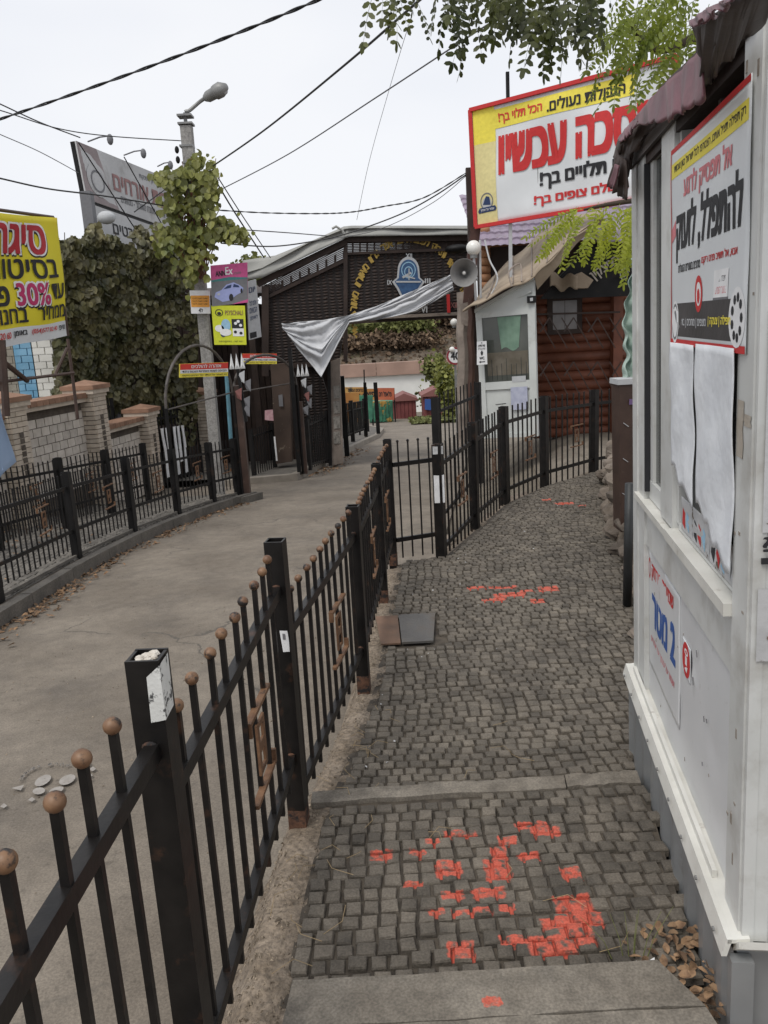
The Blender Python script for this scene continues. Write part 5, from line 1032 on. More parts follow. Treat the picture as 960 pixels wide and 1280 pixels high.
# ================================================================== BILLBOARD
L0, L1, L2, L3 = A(595, 284, 13.4), A(840, 243, 11.6), A(846, 70, 11.6), A(588, 138, 13.4)
bb = thing('billboard', 'large white billboard with red border and big red Hebrew words about a mask', 'billboard', tuple(L0))
s, n = quad4(L0, L1, L2, L3); n = n if n.y < 0 else -n
rip = lambda u, v: s(u, v) + n * (.02 * math.sin(u * 9 + v * 4) + .012 * math.sin(v * 9 - u * 14)) * min(1, 8 * min(u, 1 - u, v, 1 - v))
B().grid(rip, 40, 20, -n * .02).obj('sheet', M['vinyl'], bb, smooth=True)
wd = .022
for (a, c) in (((0, 0), (1, 0)), ((1, 0), (1, 1)), ((1, 1), (0, 1)), ((0, 1), (0, 0))): B().bar(s(*a) + n * .02, s(*c) + n * .02, .055, .055).obj('border', M['red'], bb)
patch(rip, .012, .70, .13, .985, M['yellow'], bb, 'yellow_field', .006, n, 4, 4); patch(rip, .012, .02, .13, .70, M['paleyellow'], bb, 'pale_yellow_field', .006, n, 4, 8); patch(rip, .13, .80, .82, .955, M['yellow'], bb, 'yellow_field', .006, n, 16, 3)
lettering('הגבולות נעולים.', rip, .41, .825, .78, .925, M['ink'], bb, .03, .012, n); lettering('הכל תלוי בך!', rip, .15, .825, .385, .925, M['red2'], bb, .03, .012, n)
lettering('מסכה עכשיו', rip, .145, .40, .93, .74, M['red'], bb, .055, .012, n)
lettering('חיים תלויים בך!', rip, .36, .215, .87, .375, M['ink'], bb, .045, .012, n); lettering('כל העולם צופים בך!', rip, .33, .08, .90, .185, M['red'], bb, .04, .012, n)
disc(rip, .073, .205, .038, .075, M['grey'], bb, 'emblem_ring', .010, n, r0=.85); disc(rip, .073, .19, .028, .05, M['lgrey'], bb, 'emblem_disc', .009, n); polyp(rip, [(.05, .18), (.07, .25), (.09, .24), (.095, .17)], M['navy'], bb, 'emblem_mark', .012, n)
polyp(rip, [(.025, .11), (.12, .115), (.128, .135), (.12, .16), (.03, .155), (.02, .13)], M['navy'], bb, 'emblem_ribbon', .014, n); lettering('שמור על עצמך', rip, .035, .12, .115, .148, M['white'], bb, .01, .018, n)
for u in (.05, .35, .65, .95): B().bar(s(u, 1.0) - n * .06, s(u, 0) - n * .06, .05, .05).obj('rear_strut', M['galv'], bb)
B().bar(s(.0, .5) - n * .09, s(1, .5) - n * .09, .05, .05).obj('rear_rail', M['galv'], bb)
q = s(.19, 1.0); B().bar(q - n * .1, q - n * .1 + Vector((0, 0, .42)), .05).obj('top_stub', M['black_far'], bb)
qa = A(586, 210, 13.6); B().bar(qa, Vector((qa.x + .02, 13.6, .0)), .10, .10).obj('post', M['darkwood'], bb)
qa = A(592, 260, 13.5); B().bar(A(594, 285, 13.55), A(583, 390, 13.55), .16, .14).obj('post', mat('red_brown_post', (.06, .025, .018), .7, var=.3), bb)
qa = A(638, 276, 13.1); B().bar(qa, A(638, 350, 13.1), .05, .05).obj('strut', M['lgrey'], bb)
# ================================================================== LOG HOUSE
hY = 14.2
lh = thing('log_house', 'red-brown log house with purple tiled roof behind the fence on the right', 'house', tuple(A(700, 540, hY)))
zb = -.45; xA, xB = A(668, 450, hY).x, A(800, 450, hY).x + .8
zt_ = A(720, 366, hY).z
B().box(((xA + xB) / 2, hY + .3, (zb + zt_) / 2), (xB - xA, .3, zt_ - zb)).obj('wall_core', M['darkwood'], lh)
# window
W0, W1, W2, W3 = A(681, 412, hY), A(723, 412, hY), A(681, 372, hY), A(723, 372, hY)
wx0, wx1 = A(690, 398, hY).x, A(722, 398, hY).x; wz0, wz1 = A(700, 412, hY).z, A(700, 376, hY).z
z = zb + .09; k = 0; lg = {}
while z < zt_ - .02:
    segs = [(xA, xB)]
    if wz0 - .02 < z < wz1: segs = [(xA, wx0 - .06), (wx1 + .06, xB)]
    for (a, c) in segs:
        if c - a > .1: b = B(); b.tube([(a, hY + .1, z), (c, hY + .1, z)], .095, 10); b.obj('log', M['log'], lh, smooth=True)
    z += .165; k += 1
wn = B().slab([(wx0 - .08, hY + .0, wz0 - .08), (wx1 + .08, hY, wz0 - .08), (wx1 + .08, hY, wz1 + .08), (wx0 - .08, hY, wz1 + .08)], (0, .06, 0)).obj('window_frame', M['darkwood'], lh)
for (a, c) in ((.03, .49), (.51, .97)):
    B().slab([(lerp(wx0, wx1, a), hY - .005, wz0), (lerp(wx0, wx1, c), hY - .005, wz0), (lerp(wx0, wx1, c), hY - .005, wz1), (lerp(wx0, wx1, a), hY - .005, wz1)], (0, .004, 0)).obj('pane', mat('pale_pane', (.16, .15, .15), .2, col2=(.25, .23, .22), scale=3, bump=0) if a < .1 else bpy.data.materials['pale_pane'], wn)
q = A(772, 400, hY - .15); B().box((q.x, hY - .1, .6), (.16, .2, 3.0)).obj('corner_post', M['log'], lh)
# diagonal lattice of rods before the wall
for (r0, r1) in ((397, 435), (452, 492)):
    for k in range(7):
        x0 = 672 + k * 15; B().bar(A(x0, r0, hY - .5), A(x0 + 22, r1, hY - .5), .016).obj('lattice_rod', M['brownpost'], lh)
        if k % 2 == 0: B().bar(A(x0 + 15, r0, hY - .52), A(x0 + 3, r0 + 18, hY - .52), .02).obj('lattice_rod', M['brownpost'], lh)
B().bar(A(668, 393, hY - .5), A(775, 390, hY - .5), .03).obj('lattice_rail', M['darkwood'], lh)
# upper storey and roof
uY = 15.2
ux0, ux1 = A(603, 330, uY).x, A(830, 330, uY).x + .5; uz0, uz1 = A(620, 372, uY).z, A(620, 305, uY).z
B().box(((ux0 + ux1) / 2, uY + .5, (uz0 + uz1) / 2 - .3), (ux1 - ux0, .6, uz1 - uz0 + .6)).obj('upper_wall', M['darkwood'], lh)
for k in range(9): z = uz0 + .09 + k * .14; B().tube([(ux0, uY + .15, z), (A(614, 330, uY).x, uY + .15, z)], .08, 8).obj('log', M['logfar'], lh, smooth=True)
B().bar((ux0 - .1, uY - .1, uz1 + .02), (ux1, uY - .1, uz1 + .02), .2, .14).obj('eave_beam', M['logfar'], lh)
q0, q1 = A(597, 311, uY - .55), A(830, 301, uY - .55)
def rf_(u, v):
    x = lerp(q0.x - .0, q1.x + .8, u); rows = v * 9; fr_ = rows - int(min(rows, 8.999)); 
    return (x, lerp(uY - .55, uY + 2.2, v), lerp(q0.z, q0.z + 1.25, v) + .035 * math.sin(u * 90) - .045 * fr_)
b = B(); nu = 140
for r in range(9):
    for e in (0, .999):
        for i in range(nu + 1): u = i / nu; b.v.append((lerp(q0.x, q1.x + .8, u), lerp(uY - .55, uY + 2.2, (r + e) / 9), lerp(q0.z, q0.z + 1.3, (r + e) / 9) + .018 * abs(math.sin(u * 95)) + (.0 if e else .035)))
for r in range(18 - 1):
    for i in range(nu): a = r * (nu + 1) + i; b.f.append((a, a + 1, a + nu + 2, a + nu + 1))
b.obj('tile_roof', M['tile_p'], lh)
# second lower roof fragment at right
b = B(); q2, q3 = A(742, 292, 13.2), A(835, 300, 13.2); 
b.grid(lambda u, v: (lerp(q2.x, q3.x + .3, u), 13.0 + v * 1.6, lerp(q2.z, q3.z, u) - .15 + v * .7 + .03 * abs(math.sin(u * 22))), 80, 6, (0, 0, .02)); b.obj('porch_roof', M['tile_p'], lh)
# porch sign board with cut letters
s, n = quad4(A(676, 392, 13.3), A(800, 388, 13.3), A(800, 296, 13.3), A(700, 330, 13.3)); n = n if n.y < 0 else -n
B().slab([A(676, 374, 13.4), A(810, 369, 13.4), A(810, 290, 13.4), A(740, 305, 13.4), A(700, 345, 13.4)], (0, .08, 0)).obj('fascia_board', M['black_far'], lh)
s, n = quad4(A(745, 353, 13.3), A(776, 330, 13.3), A(771, 318, 13.3), A(736, 342, 13.3)); n = n if n.y < 0 else -n
lettering('רציצקין', s, 0, 0, 1.0, 1, mat('letter_cream', (.42, .38, .32), .6, var=.1), lh, .03, .01, n)
s2_, n2_ = quad4(A(774, 352, 13.3), A(786, 350, 13.3), A(786, 333, 13.3), A(774, 335, 13.3)); disc(s2_, .5, .5, .45, .45, M['lgrey'], lh, 'round_logo', .01, n, r0=.82); disc(s2_, .5, .45, .2, .2, M['lgrey'], lh, 'round_logo', .012, n, r0=.7)
one(B().grid(lambda u, v: A(lerp(688, 722, u), lerp(358, 341, v) + 4 * math.sin(u * 3), 13.1 + .12 * math.sin(u * 5)) + Vector((0, 0, .04 * math.sin(u * 11))), 12, 5, (0, .05, 0)), 'tan_bundle', M['tan'], 'rolled tan cloth bundle stuffed under the porch sign', 'cloth roll', smooth=True)
one(B().slab([A(716, 345, 13.0), A(727, 340, 13.0), A(742, 350, 13.0), A(735, 360, 13.0), A(720, 360, 13.0)], (0, .2, 0)), 'tan_crate', M['tan'], 'tan box beside the rolled cloth under the porch sign', 'box')
# tan canvas awning over cabin
aw = thing('canvas_awning', 'tan canvas awning sweeping up from the cabin roof to the porch', 'awning', tuple(A(600, 375, 12.5)))
def awf(u, v):
    lo = [A(578, 388, 12.2), A(600, 376, 12.2), A(640, 357, 12.2), A(668, 345, 12.2), A(690, 322, 12.0), A(716, 296, 11.9), A(752, 270, 11.8)]
    hi = [A(600, 366, 14.6), A(615, 345, 14.6), A(640, 323, 14.6), A(668, 298, 14.4), A(690, 280, 14.2), A(712, 268, 14.0), A(752, 262, 14.0)]
    return poly(lo, u).lerp(poly(hi, u), v) + Vector((0, 0, -.05 * math.sin(v * math.pi) + .02 * math.sin(u * 26)))
B().grid(awf, 48, 8, (0, 0, -.03)).obj('canvas', M['tan'], aw, smooth=True)
def awe(u, v):
    lo = [A(668, 345, 12.2), A(690, 322, 12.0), A(716, 296, 11.9), A(752, 270, 11.8)]; l2 = [A(672, 362, 12.3), A(695, 336, 12.1), A(722, 303, 12.0), A(756, 276, 11.9)]
    return poly(lo, u).lerp(poly(l2, u), v)
B().grid(awe, 20, 2, (0, .03, 0)).obj('edge_valance', M['tan'], aw)
for k in range(5):
    u = .2 + k * .14; B().tube([awf(u, v / 8) + Vector((0, -.0, .015)) for v in range(9)], .012, 5).obj('seam_cord', M['weather'], aw)
B().tube(cat_rom([A(612, 372, 12.6), A(622, 348, 12.6), A(612, 325, 12.8), A(606, 300, 12.9)]), .013, 6).obj('loose_hose', M['lgrey'], aw)
B().tube(cat_rom([A(640, 358, 12.1), A(636, 340, 12.2), A(650, 330, 12.4), A(652, 352, 12.1)]), .012, 6).obj('loose_hose', M['weather'], aw)
# ================================================================== WC CABIN
cb = thing('toilet_cabin', 'white toilet cabin with a half-glazed door and sloping top behind the curved fence', 'cabin', tuple(A(640, 545, 12.5)))
c0, c1, c2, c3 = A(604, 548, 12.7), A(673, 545, 12.3), A(669, 384, 12.3), A(595, 391, 12.7); c4 = A(668, 350, 12.3)
s, n = quad4(c0, c1, c2, c3); n = n if n.y < 0 else -n
M['cabin'] = mat('cabin_white', (.50, .52, .50), .5, col2=(.60, .62, .60), scale=3, bump=.05, dirt=(.36, .36, .33), dirt_s=4, dirt_lo=.55, dirt_hi=.8)
bk = Vector((.25, 1.3, 0))
B().slab([c0 - n * .05, c1 - n * .05, c4 - n * .05, c3 - n * .05], bk).obj('body', M['cabin'], cb)
def fr2(u0, v0, u1, v1, t=.03, nm='frame'): return B().slab([s(u0, v0) - n * .048, s(u1, v0) - n * .048, s(u1, v1) - n * .048, s(u0, v1) - n * .048], n * (t + .048)).obj(nm, M['cabin'], cb)
fr2(0, 0, .10, 1); fr2(.88, 0, 1, 1.0); fr2(.101, .39, .879, .45, .028); fr2(.101, .955, .879, 1.0, .028); fr2(.101, 0, .879, .03, .028)
fr2(.101, .031, .879, .389, .0, 'lower_panel')
B().slab([c3 - n * .048, c2 - n * .048, c4 - n * .048], n * .05).obj('gable_panel', M['cabin'], cb)
B().bar(c3 + n * .01 + Vector((.25, 0, .02)), c4 + n * .01 - Vector((.05, 0, .16)), .03, .03).obj('gable_strip', M['cabin'], cb)
B().slab([c3 + n * .0, c4 + n * .0, c4 + Vector((0, 0, .06)), c3 + Vector((0, 0, .05))], n * .07).obj('top_trim', M['cabin'], cb)
gl = B().slab([s(.101, .451), s(.879, .451), s(.879, .954), s(.101, .954)], -n * .015).obj('window_pane', mat('cabin_glass', (.035, .04, .035), .1, col2=(.11, .115, .10), scale=1.6, bump=0), cb)
B().grid(lambda a, b_: s(lerp(.36 + .05 * (1 - b_), .76 - .05 * (1 - b_), a), lerp(.70 + .015 * math.sin(a * 7), .95, b_)) + n * (.004 + .002 * math.sin(a * 20)), 24, 6).obj('green_curtain', mat('curtain_green', (.13, .22, .16), .5, col2=(.2, .31, .23), scale=8, bump=0), gl)
for k in range(9): B().slab([s(.14 + k * .085, .46), s(.15 + k * .085, .46), s(.15 + k * .085, .60 + .03 * math.sin(k * 2)), s(.14 + k * .085, .60 + .03 * math.sin(k * 2))], n * .003).obj('inner_bar', M['glass_dark'], gl)
patch(s, .14, .50, .86, .68, mat('dim_reflection', (.10, .085, .06), .2, col2=(.16, .14, .11), scale=6, bump=0), gl, 'painted_reflection', .002, n)  # brownish reflection in the glass, put in as a coloured patch
patch(s, .58, .44, .82, .485, M['lgrey'], cb, 'paper', .032, n); 
o = patch(s, .55, .22, .84, .40, mat('bluish_paper', (.36, .38, .50), .7, col2=(.48, .5, .6), scale=14), cb, 'paper', .034, n)
for t_ in ((.16, .30, .48, .305), (.16, .18, .22, .30), (.2, .1, .3, .105)): pass
B().tube([s(.30, .16) + n * .004, s(.33, .22) + n * .004, s(.36, .12) + n * .004, s(.30, .14) + n * .004, s(.38, .18) + n * .004], .006, 4).obj('scribble', M['ink'], cb)
B().tube([s(.26, .27) + n * .004, s(.45, .275) + n * .004], .004, 4).obj('scribble', M['ink'], cb)
B().slab([s(-.04, .365), s(.01, .365), s(.01, .37), s(-.04, .37)], n * .01).obj('hinge', M['galv'], cb)
B().box(s(.96, 1.06) + n * .05, (.13, .05, .10)).obj('lamp_box', M['black_far'], cb); patch(quad4(s(.92, 1.045), s(1.0, 1.045), s(1.0, 1.075), s(.92, 1.075))[0], .1, .1, .9, .9, M['lgrey'], cb, 'lamp_lens', .085, n)
q = [A(597, 456, 12.55), A(610, 455, 12.5), A(609, 426, 12.5), A(597, 427, 12.55)]
T = thing('toilet_sign', 'white WC sign with a figure and an arrow on the cabin frame', 'sign', tuple(q[0])); ws, wn_ = quad4(*q); wn_ = wn_ if wn_.y < 0 else -wn_
q_ = [p + wn_ * .06 for p in q]; ws, wn_ = quad4(*q_); wn_ = wn_ if wn_.y < 0 else -wn_
B().slab(q_, -wn_ * .015).obj('board', M['white'], T)
lettering('שירותים', ws, .15, .76, .85, .86, M['ink'], T, .02, .004, wn_); lettering('נשים גברים', ws, .15, .64, .85, .72, M['grey'], T, .01, .004, wn_); lettering('WC', ws, .25, .22, .75, .34, M['ink'], T, .04, .004, wn_, rtl=False)
disc(ws, .5, .57, .07, .035, M['ink'], T, 'figure', .004, wn_); polyp(ws, [(.36, .54), (.64, .54), (.6, .46), (.56, .40), (.44, .40), (.4, .46)], M['ink'], T, 'figure', .005, wn_); polyp(ws, [(.2, .12), (.38, .17), (.38, .14), (.8, .14), (.8, .10), (.38, .10), (.38, .07)], M['ink'], T, 'arrow', .004, wn_)
disc(ws, .5, .93, .06, .025, M['ink'], T, 'screw', .004, wn_)
# rubble under the cabin and on the bank
rb = random.Random(9)
rp = thing('rubble_heap', 'heap of broken stones on the bank behind the curved fence', 'stones', tuple(A(570, 640, 7.6)))
def stone_mesh(seed, s=1.0):
    r = random.Random(seed); b = B().sph((0, 0, 0), s, 12, 8, (1, .8, .65)); b.v = [tuple(Vector(v) * (1 + .45 * noise.noise(Vector(v) * 1.3 + Vector((seed * 7, 0, 0))) + r.uniform(-.04, .04))) for v in b.v]; return b.mesh('stone', M['stone'])
SM = [stone_mesh(i) for i in range(6)]
for k in range(34):
    px, py = (rb.uniform(553, 588), rb.uniform(585, 660)) if k < 18 else (rb.uniform(602, 690), rb.uniform(548, 606)); Y = 8.2 if k < 18 else 9.8
    p = A(px, py, Y + rb.uniform(-.4, .8)); p.z = max(zg(p.x, p.y) + .02, -.95); o = link('stone', rb.choice(SM), rp, tuple(p)); o.scale = (rb.uniform(.05, .14),) * 3; o.rotation_euler = (rb.uniform(0, 3), rb.uniform(0, 3), rb.uniform(0, 3))
# ================================================================== RETAINING STONES, PILLAR, PIPE BY THE PATH
rw = thing('stone_wall', 'low crumbling rubble stone edge on the right side of the path', 'wall', (2.1, 7, -.2))
def rwl(y): return xright(y) + .02
b = B()
def core(u, v):
    y = lerp(3.1, 8.9, v); x = rwl(y); top = lerp(-.05, .26, sm(3.6, 8.2, y)); k = noise.noise(Vector((y * 3, u * 3, 0)))
    if u < .5: return (x + .18 * u + .05 * k, y, lerp(-.25, top, u * 2) + .03 * k)
    return (x + .09 + (u - .5) * 2 * 3.2, y, top + .05 * k)
b.grid(core, 14, 70); b.obj('earth_core', M['dirt'], rw, smooth=True)
for k in range(60):
    y = lerp(4.2, 9.0, (k // 2 + rb.random()) / 30); top = lerp(-.05, .26, sm(3.6, 8.2, y)); z = lerp(-.2, top, (k % 2) * .62 + rb.uniform(.05, .35))
    o = link('stone', rb.choice(SM), rw, (rwl(y) + .05 + (k % 2) * .05, y, z)); sc = rb.uniform(.06, .13) * (1.15 if y > 6 else .75); o.scale = (sc, sc * 1.1, sc * .85); o.rotation_euler = (rb.uniform(-.5, .5), rb.uniform(-.5, .5), rb.uniform(0, 6))
bxp = A(780, 650, 6.0)
T = thing('brown_box_post', 'square brown metal pillar with pale cap at the far corner of the kiosk', 'pillar', (bxp.x, 6.0, bxp.z))
tp = A(780, 478, 6.0); x0, x1 = A(768.5, 560, 6.0).x, A(800, 560, 6.0).x
pa_, pb_ = A(786, 479, 6.1), A(788, 660, 6.1)
B().bar(pb_, pa_, .21, .2).obj('shaft', M['brownpost'], T)
B().box((pa_.x, 6.1, pa_.z + .02), (.23, .22, .04)).obj('cap', M['lgrey'], T)
B().box((pa_.x + .02, 5.985, pa_.z - .13), (.1, .01, .04)).obj('label', mat('purple_label', (.13, .08, .18), .6), T)
for k in range(3): B().box((pa_.x - .05, 5.992, bxp.z + .2 + k * .27), (.05, .004, .005), (Vector((.8, 0, -.6)), Vector((0, 1, 0)), Vector((.6, 0, .8)))).obj('scratch', M['lgrey'], T)
one(B().tube([A(784, 756, 4.8), A(787, 604, 4.8)], .028, 10), 'drain_pipe', mat('pipe_dark', (.025, .027, .028), .5, var=.3), 'dark vertical pipe standing at the path edge beside the kiosk', 'pipe', smooth=True)
def gs(u, v):
    lo = [A(774, 478, 6.2), A(800, 474, 6.1)]; hi = [A(786, 322, 6.3), A(806, 320, 6.2)]; mid = A(776 + 30 * u, 400, 6.2)
    p = lo[0].lerp(lo[1], u).lerp(hi[0].lerp(hi[1], u), v); return p + Vector((.02 * math.sin(v * 9) * (1 - u) + .015 * math.sin(v * 37), -.05 * math.sin(u * 9 + v * 3) - .03 * noise.noise(Vector((u * 5, v * 12, 0))), 0))
one(B().grid(gs, 20, 60, (0, .006, 0)), 'green_sheet', M['greensheet'], 'crumpled pale green plastic sheet hanging over the brown pillar', 'sheet', smooth=True)
# ================================================================== KIOSK
KO = Vector((.946, 2.955, .2)); ku = Vector((-.15131, -.98849, 0)); kn = Vector((.98849, -.15131, 0))
KM = Matrix.Translation(KO) @ Matrix.Rotation(-.021, 4, 'Y') @ Matrix(((ku.x, kn.x, 0, 0), (ku.y, kn.y, 0, 0), (0, 0, 1, 0), (0, 0, 0, 1)))
kk = thing('kiosk', 'white metal street kiosk with stripped poster window on the right of the path', 'kiosk', mw=KM)
def kb(s0, s1, z0, z1, y0, y1, nm, m='pvc', par=None):   # y0: outer face offset into the kiosk
    return B().box(((s0 + s1) / 2, (y0 + y1) / 2, (z0 + z1) / 2), (s1 - s0, y1 - y0, z1 - z0)).obj(nm, M[m], par or kk)
S0_, S1_ = -.10, 1.385; W_ = 2.0
kb(S0_, -.0, -.02, 1.975, .030, .13, 'corner_post'); kb(.0, .13, -.02, 1.975, .034, .13, 'frame_post')
kb(.42, .60, .78, 1.975, .036, .12, 'frame_post'); kb(1.275, 1.385, -.02, 1.975, .030, .14, 'corner_post')
kb(.131, .419, .775, .84, .05, .12, 'window_frame'); kb(.131, .20, .841, 1.95, .052, .12, 'window_frame'); kb(.37, .419, .841, 1.95, .052, .12, 'window_frame'); kb(.201, .369, 1.90, 1.95, .054, .12, 'window_frame')
kb(.201, .369, .841, 1.90, .062, .070, 'window_pane', 'glass_dark'); kb(.132, .150, .80, 1.90, .0335, .05, 'recess_shade', 'ink'); kb(-.1, 1.35, 1.925, 1.985, .022, .034, 'fascia', 'awndark')  # black strip beside the frame stands in for the recess shadow line
kb(.601, 1.274, .80, 1.92, .085, .095, 'window_pane', 'glass_dark')
kb(.601, .625, .80, 1.945, .05, .12, 'window_frame'); kb(1.25, 1.274, .80, 1.945, .05, .12, 'window_frame'); kb(.626, 1.249, .785, .805, .05, .12, 'window_frame'); kb(.92, .945, .806, 1.92, .07, .084, 'mullion', 'grey')
kb(.131, 1.274, 1.90, 1.95, .04, .12, 'lintel', 'darkwood')
kb(-.0, .60, .748, .770, .018, .14, 'sill', 'flash'); kb(.601, 1.274, .752, .782, .012, .14, 'sill', 'flash'); 
kb(.131, 1.274, .60, .744, .040, .12, 'rail_board')
def dent(u, v):
    x, z = lerp(.131, 1.274, u), lerp(0, .599, v); d = 0
    for (a, c, r_, k) in ((.78, .42, .05, .007), (.84, .40, .03, -.006), (1.08, .30, .06, .004), (.62, .18, .10, .004), (.95, .5, .04, .003), (.4, .1, .08, .004), (1.15, .12, .07, .004)): d += k * math.exp(-((x - a) ** 2 + (z - c) ** 2) / r_ ** 2)
    return (x, .049 + d + .0015 * math.sin(x * 9 + z * 4), z)
B().grid(dent, 90, 50).obj('lower_panel', M['pvc2'], kk, smooth=True)
for (a, c, e) in ((.86, .40, .012), (1.02, .36, .006), (.98, .21, .005), (.99, .35, .008), (.90, .50, .01)): B().box((a, .043, c), (.004, .002, e * 2), (Vector((.9, 0, .4)), Vector((0, 1, 0)), Vector((-.4, 0, .9)))).obj('scuff', M['grey'], kk)
kb(.126, .131, .0, .60, .032, .12, 'panel_bead'); 
rk = random.Random(77)
for k in range(11):
    a, c = rk.uniform(.16, 1.25), rk.uniform(.03, .57); L = rk.uniform(.004, .022); t = rk.uniform(-.5, .5)
    B().box((a, .0475, c), (.0022, .0015, L), (Vector((math.cos(t), 0, math.sin(t))), Vector((0, 1, 0)), Vector((-math.sin(t), 0, math.cos(t))))).obj('scuff', M['oldgrime'], kk)
for k in range(14):
    a, c = rk.uniform(1.28, 1.38), rk.uniform(.1, 1.9); B().box((a, .0292, c), (rk.uniform(.002, .012), .0012, rk.uniform(.004, .03))).obj('scuff', M['oldgrime'], kk)
# flashings
def fl(s0, s1, z, y0, h, t, nm): return B().slab([(s0, y0, z), (s1, y0, z), (s1, y0 + .01, z + h), (s0, y0 + .01, z + h)], (0, t, 0)).obj(nm, M['flash'], kk)
B().slab([(-.12, -.012, -.028), (1.41, -.012, -.028), (1.41, .0, .018), (-.12, .0, .018)], (0, .012, .0)).obj('flashing', M['flash'], kk)
B().slab([(-.12, .001, .016), (1.41, .001, .016), (1.41, .05, .022), (-.12, .05, .022)], (0, 0, -.01)).obj('flashing', M['flash'], kk)
B().bar((-.04, .024, .03), (1.20, .024, .03), .012, .022).obj('flashing', M['flash'], kk)
for k in range(9): B().tube([(-.05 + k * .175, -.013, -.005 + .004 * (k % 2)), (-.05 + k * .175, -.018, -.005 + .004 * (k % 2))], .006, 8).obj('screw', M['galv'], kk)
# corrugated skirt
b = B(); pr_ = []
x = -.1; k = 0
while x < 1.42: pr_.append((x, .008 + (.014 if k % 4 in (1, 2) else 0))); x += .045; k += 1
b.v = [(a, c, -.03) for a, c in pr_] + [(a, c, -.42) for a, c in pr_]; n_ = len(pr_); b.f = [(i, i + 1, n_ + i + 1, n_ + i) for i in range(n_ - 1)]
b.obj('skirt', M['skirt'], kk)
kb(-.1, 1.38, -.42, -.03, .03, W_, 'base', 'skirt')
# front face (towards the camera) and rest of body
kb(1.386, 1.40, 0.0, 1.95, .035, .06, 'corner_trim')
B().box((1.30, 1.02, .98), (.17, 1.82, 1.96)).obj('front_wall', M['pvc2'], kk)
B().box((1.392, .075, .98), (.01, .03, 1.95)).obj('front_seam', M['pvc'], kk); B().box((1.389, .17, .98), (.006, .004, 1.95)).obj('front_seam', M['grey'], kk)
B().box((.6, 1.95, .98), (1.4, .1, 1.95)).obj('rear_wall', M['pvc2'], kk); B().box((-.06, 1.05, .98), (.08, 1.75, 1.95)).obj('end_wall', M['pvc2'], kk)
B().box((.64, 1.0, -.01), (1.44, 1.9, .02)).obj('floor', M['grey'], kk); B().box((.64, 1.05, 1.985), (1.5, 1.94, .04)).obj('roof', M['skirt'], kk)
B().slab([(1.388, .02, -.03), (1.388, 1.9, -.03), (1.43, 1.9, .01), (1.43, .02, .01)], (0, 0, .02)).obj('flashing', M['flash'], kk)
B().box((1.40, .035, -.22), (.03, .05, .36)).obj('corner_trim', M['skirt'], kk)
kb(.14, .36, .85, 1.9, .3, .31, 'inner_curtain', 'sign_grey')
# old glue and tape on the corner
tp_ = lambda s0, s1, z0, z1, m_, nm: B().grid(lambda a, c: (lerp(s0, s1, a) + .004 * math.sin(c * 9), .0285, lerp(z0, z1, c)), 2, 4).obj(nm, M[m_], kk)
M['tape'] = mat('brown_tape', (.36, .31, .25), .5, col2=(.46, .42, .36), scale=20)
tp_(1.285, 1.33, 1.12, 1.24, 'tape', 'tape_strip'); tp_(1.335, 1.38, 1.19, 1.215, 'tape', 'tape_strip')
M['oldpaper'] = mat('old_poster', (.40, .40, .40), .8, col2=(.52, .52, .52), scale=9, dirt=(.10, .075, .05), dirt_s=12, dirt_lo=.6, dirt_hi=.64)
def onfront(y0, y1, z0, z1, m_, nm, dx=.0): return B().grid(lambda a, c: (1.402 + dx + .002, lerp(y0, y1, a), lerp(z0, z1, c)), 4, 6).obj(nm, M[m_], kk)
for (y0, y1, z0, z1) in ((.11, .5, 1.45, 1.95), (.105, .42, .98, 1.42), (.10, .4, .70, .86)): onfront(y0 - .055, y1 - .055, z0, z1, 'oldpaper', 'poster_remnant')
B().box((1.404, .26, .92), (.006, .42, .012)).obj('poster_remnant', M['ink'], kk)
sK = lambda u, v: Vector((1.406, lerp(.05, .4, u), lerp(.9, 1.1, v))); lettering('נקודת הזמן?', sK, .0, .15, 1, .36, M['ink'], kk, .02, .001, Vector((1, 0, 0)))
sK = lambda u, v: Vector((1.406, lerp(.05, .35, u), lerp(.74, .84, v)))
for k in range(6): polyp(sK, [(.05 + k * .02, .1 + k * .1), (.9, .3 + k * .1), (.9, .34 + k * .1), (.05 + k * .02, .17 + k * .1)], M['hatch_rust'], kk, 'poster_remnant', .001, Vector((1, 0, 0)))
# awning: crumpled dark red sheet metal, tattered at its far end
def Kp(px, py, off=0.):
    r = ray(px, py); W = Vector((-.021, 0, 1)); nn = ku.cross(W); p0 = KO - kn * off; t = ((p0 - Vector((0, 0, CZ))).dot(nn)) / r.dot(nn); return KM.inverted() @ (r * t + Vector((0, 0, CZ)))
def ribbon(top, bot, nu, nv, rip, nm, m, ph=0):
    top = [Kp(*p) for p in top]; bot = [Kp(*p) for p in bot]
    def f(u, v):
        p = poly(top, u).lerp(poly(bot, u), v); return p + Vector((0, rip * (math.sin(u * 22 + ph) + .6 * math.sin(u * 51 + v * 3)) * (.3 + .7 * v), .004 * math.sin(u * 60) * v))
    return B().grid(f, nu, nv, (0, .004, 0)).obj(nm, M[m], kk, smooth=True)
ribbon([(795, 144, .03), (825, 110, .04), (852, 86, .04), (874, 62, .05)], [(795, 158, .03), (812, 153, .05), (824, 152, .05), (838, 151, .055), (848, 143, .055), (852, 138, .06), (866, 133, .06), (878, 124, .06)], 60, 8, .006, 'awning_valance', 'awning')
ribbon([(766, 196, .02), (772, 176, .02), (795, 146, .02), (830, 104, .03), (874, 61, .04)], [(769, 206, .02), (778, 182, .02), (796, 154, .02), (832, 116, .03), (875, 72, .04)], 40, 2, .003, 'awning_edge', 'darkwood')
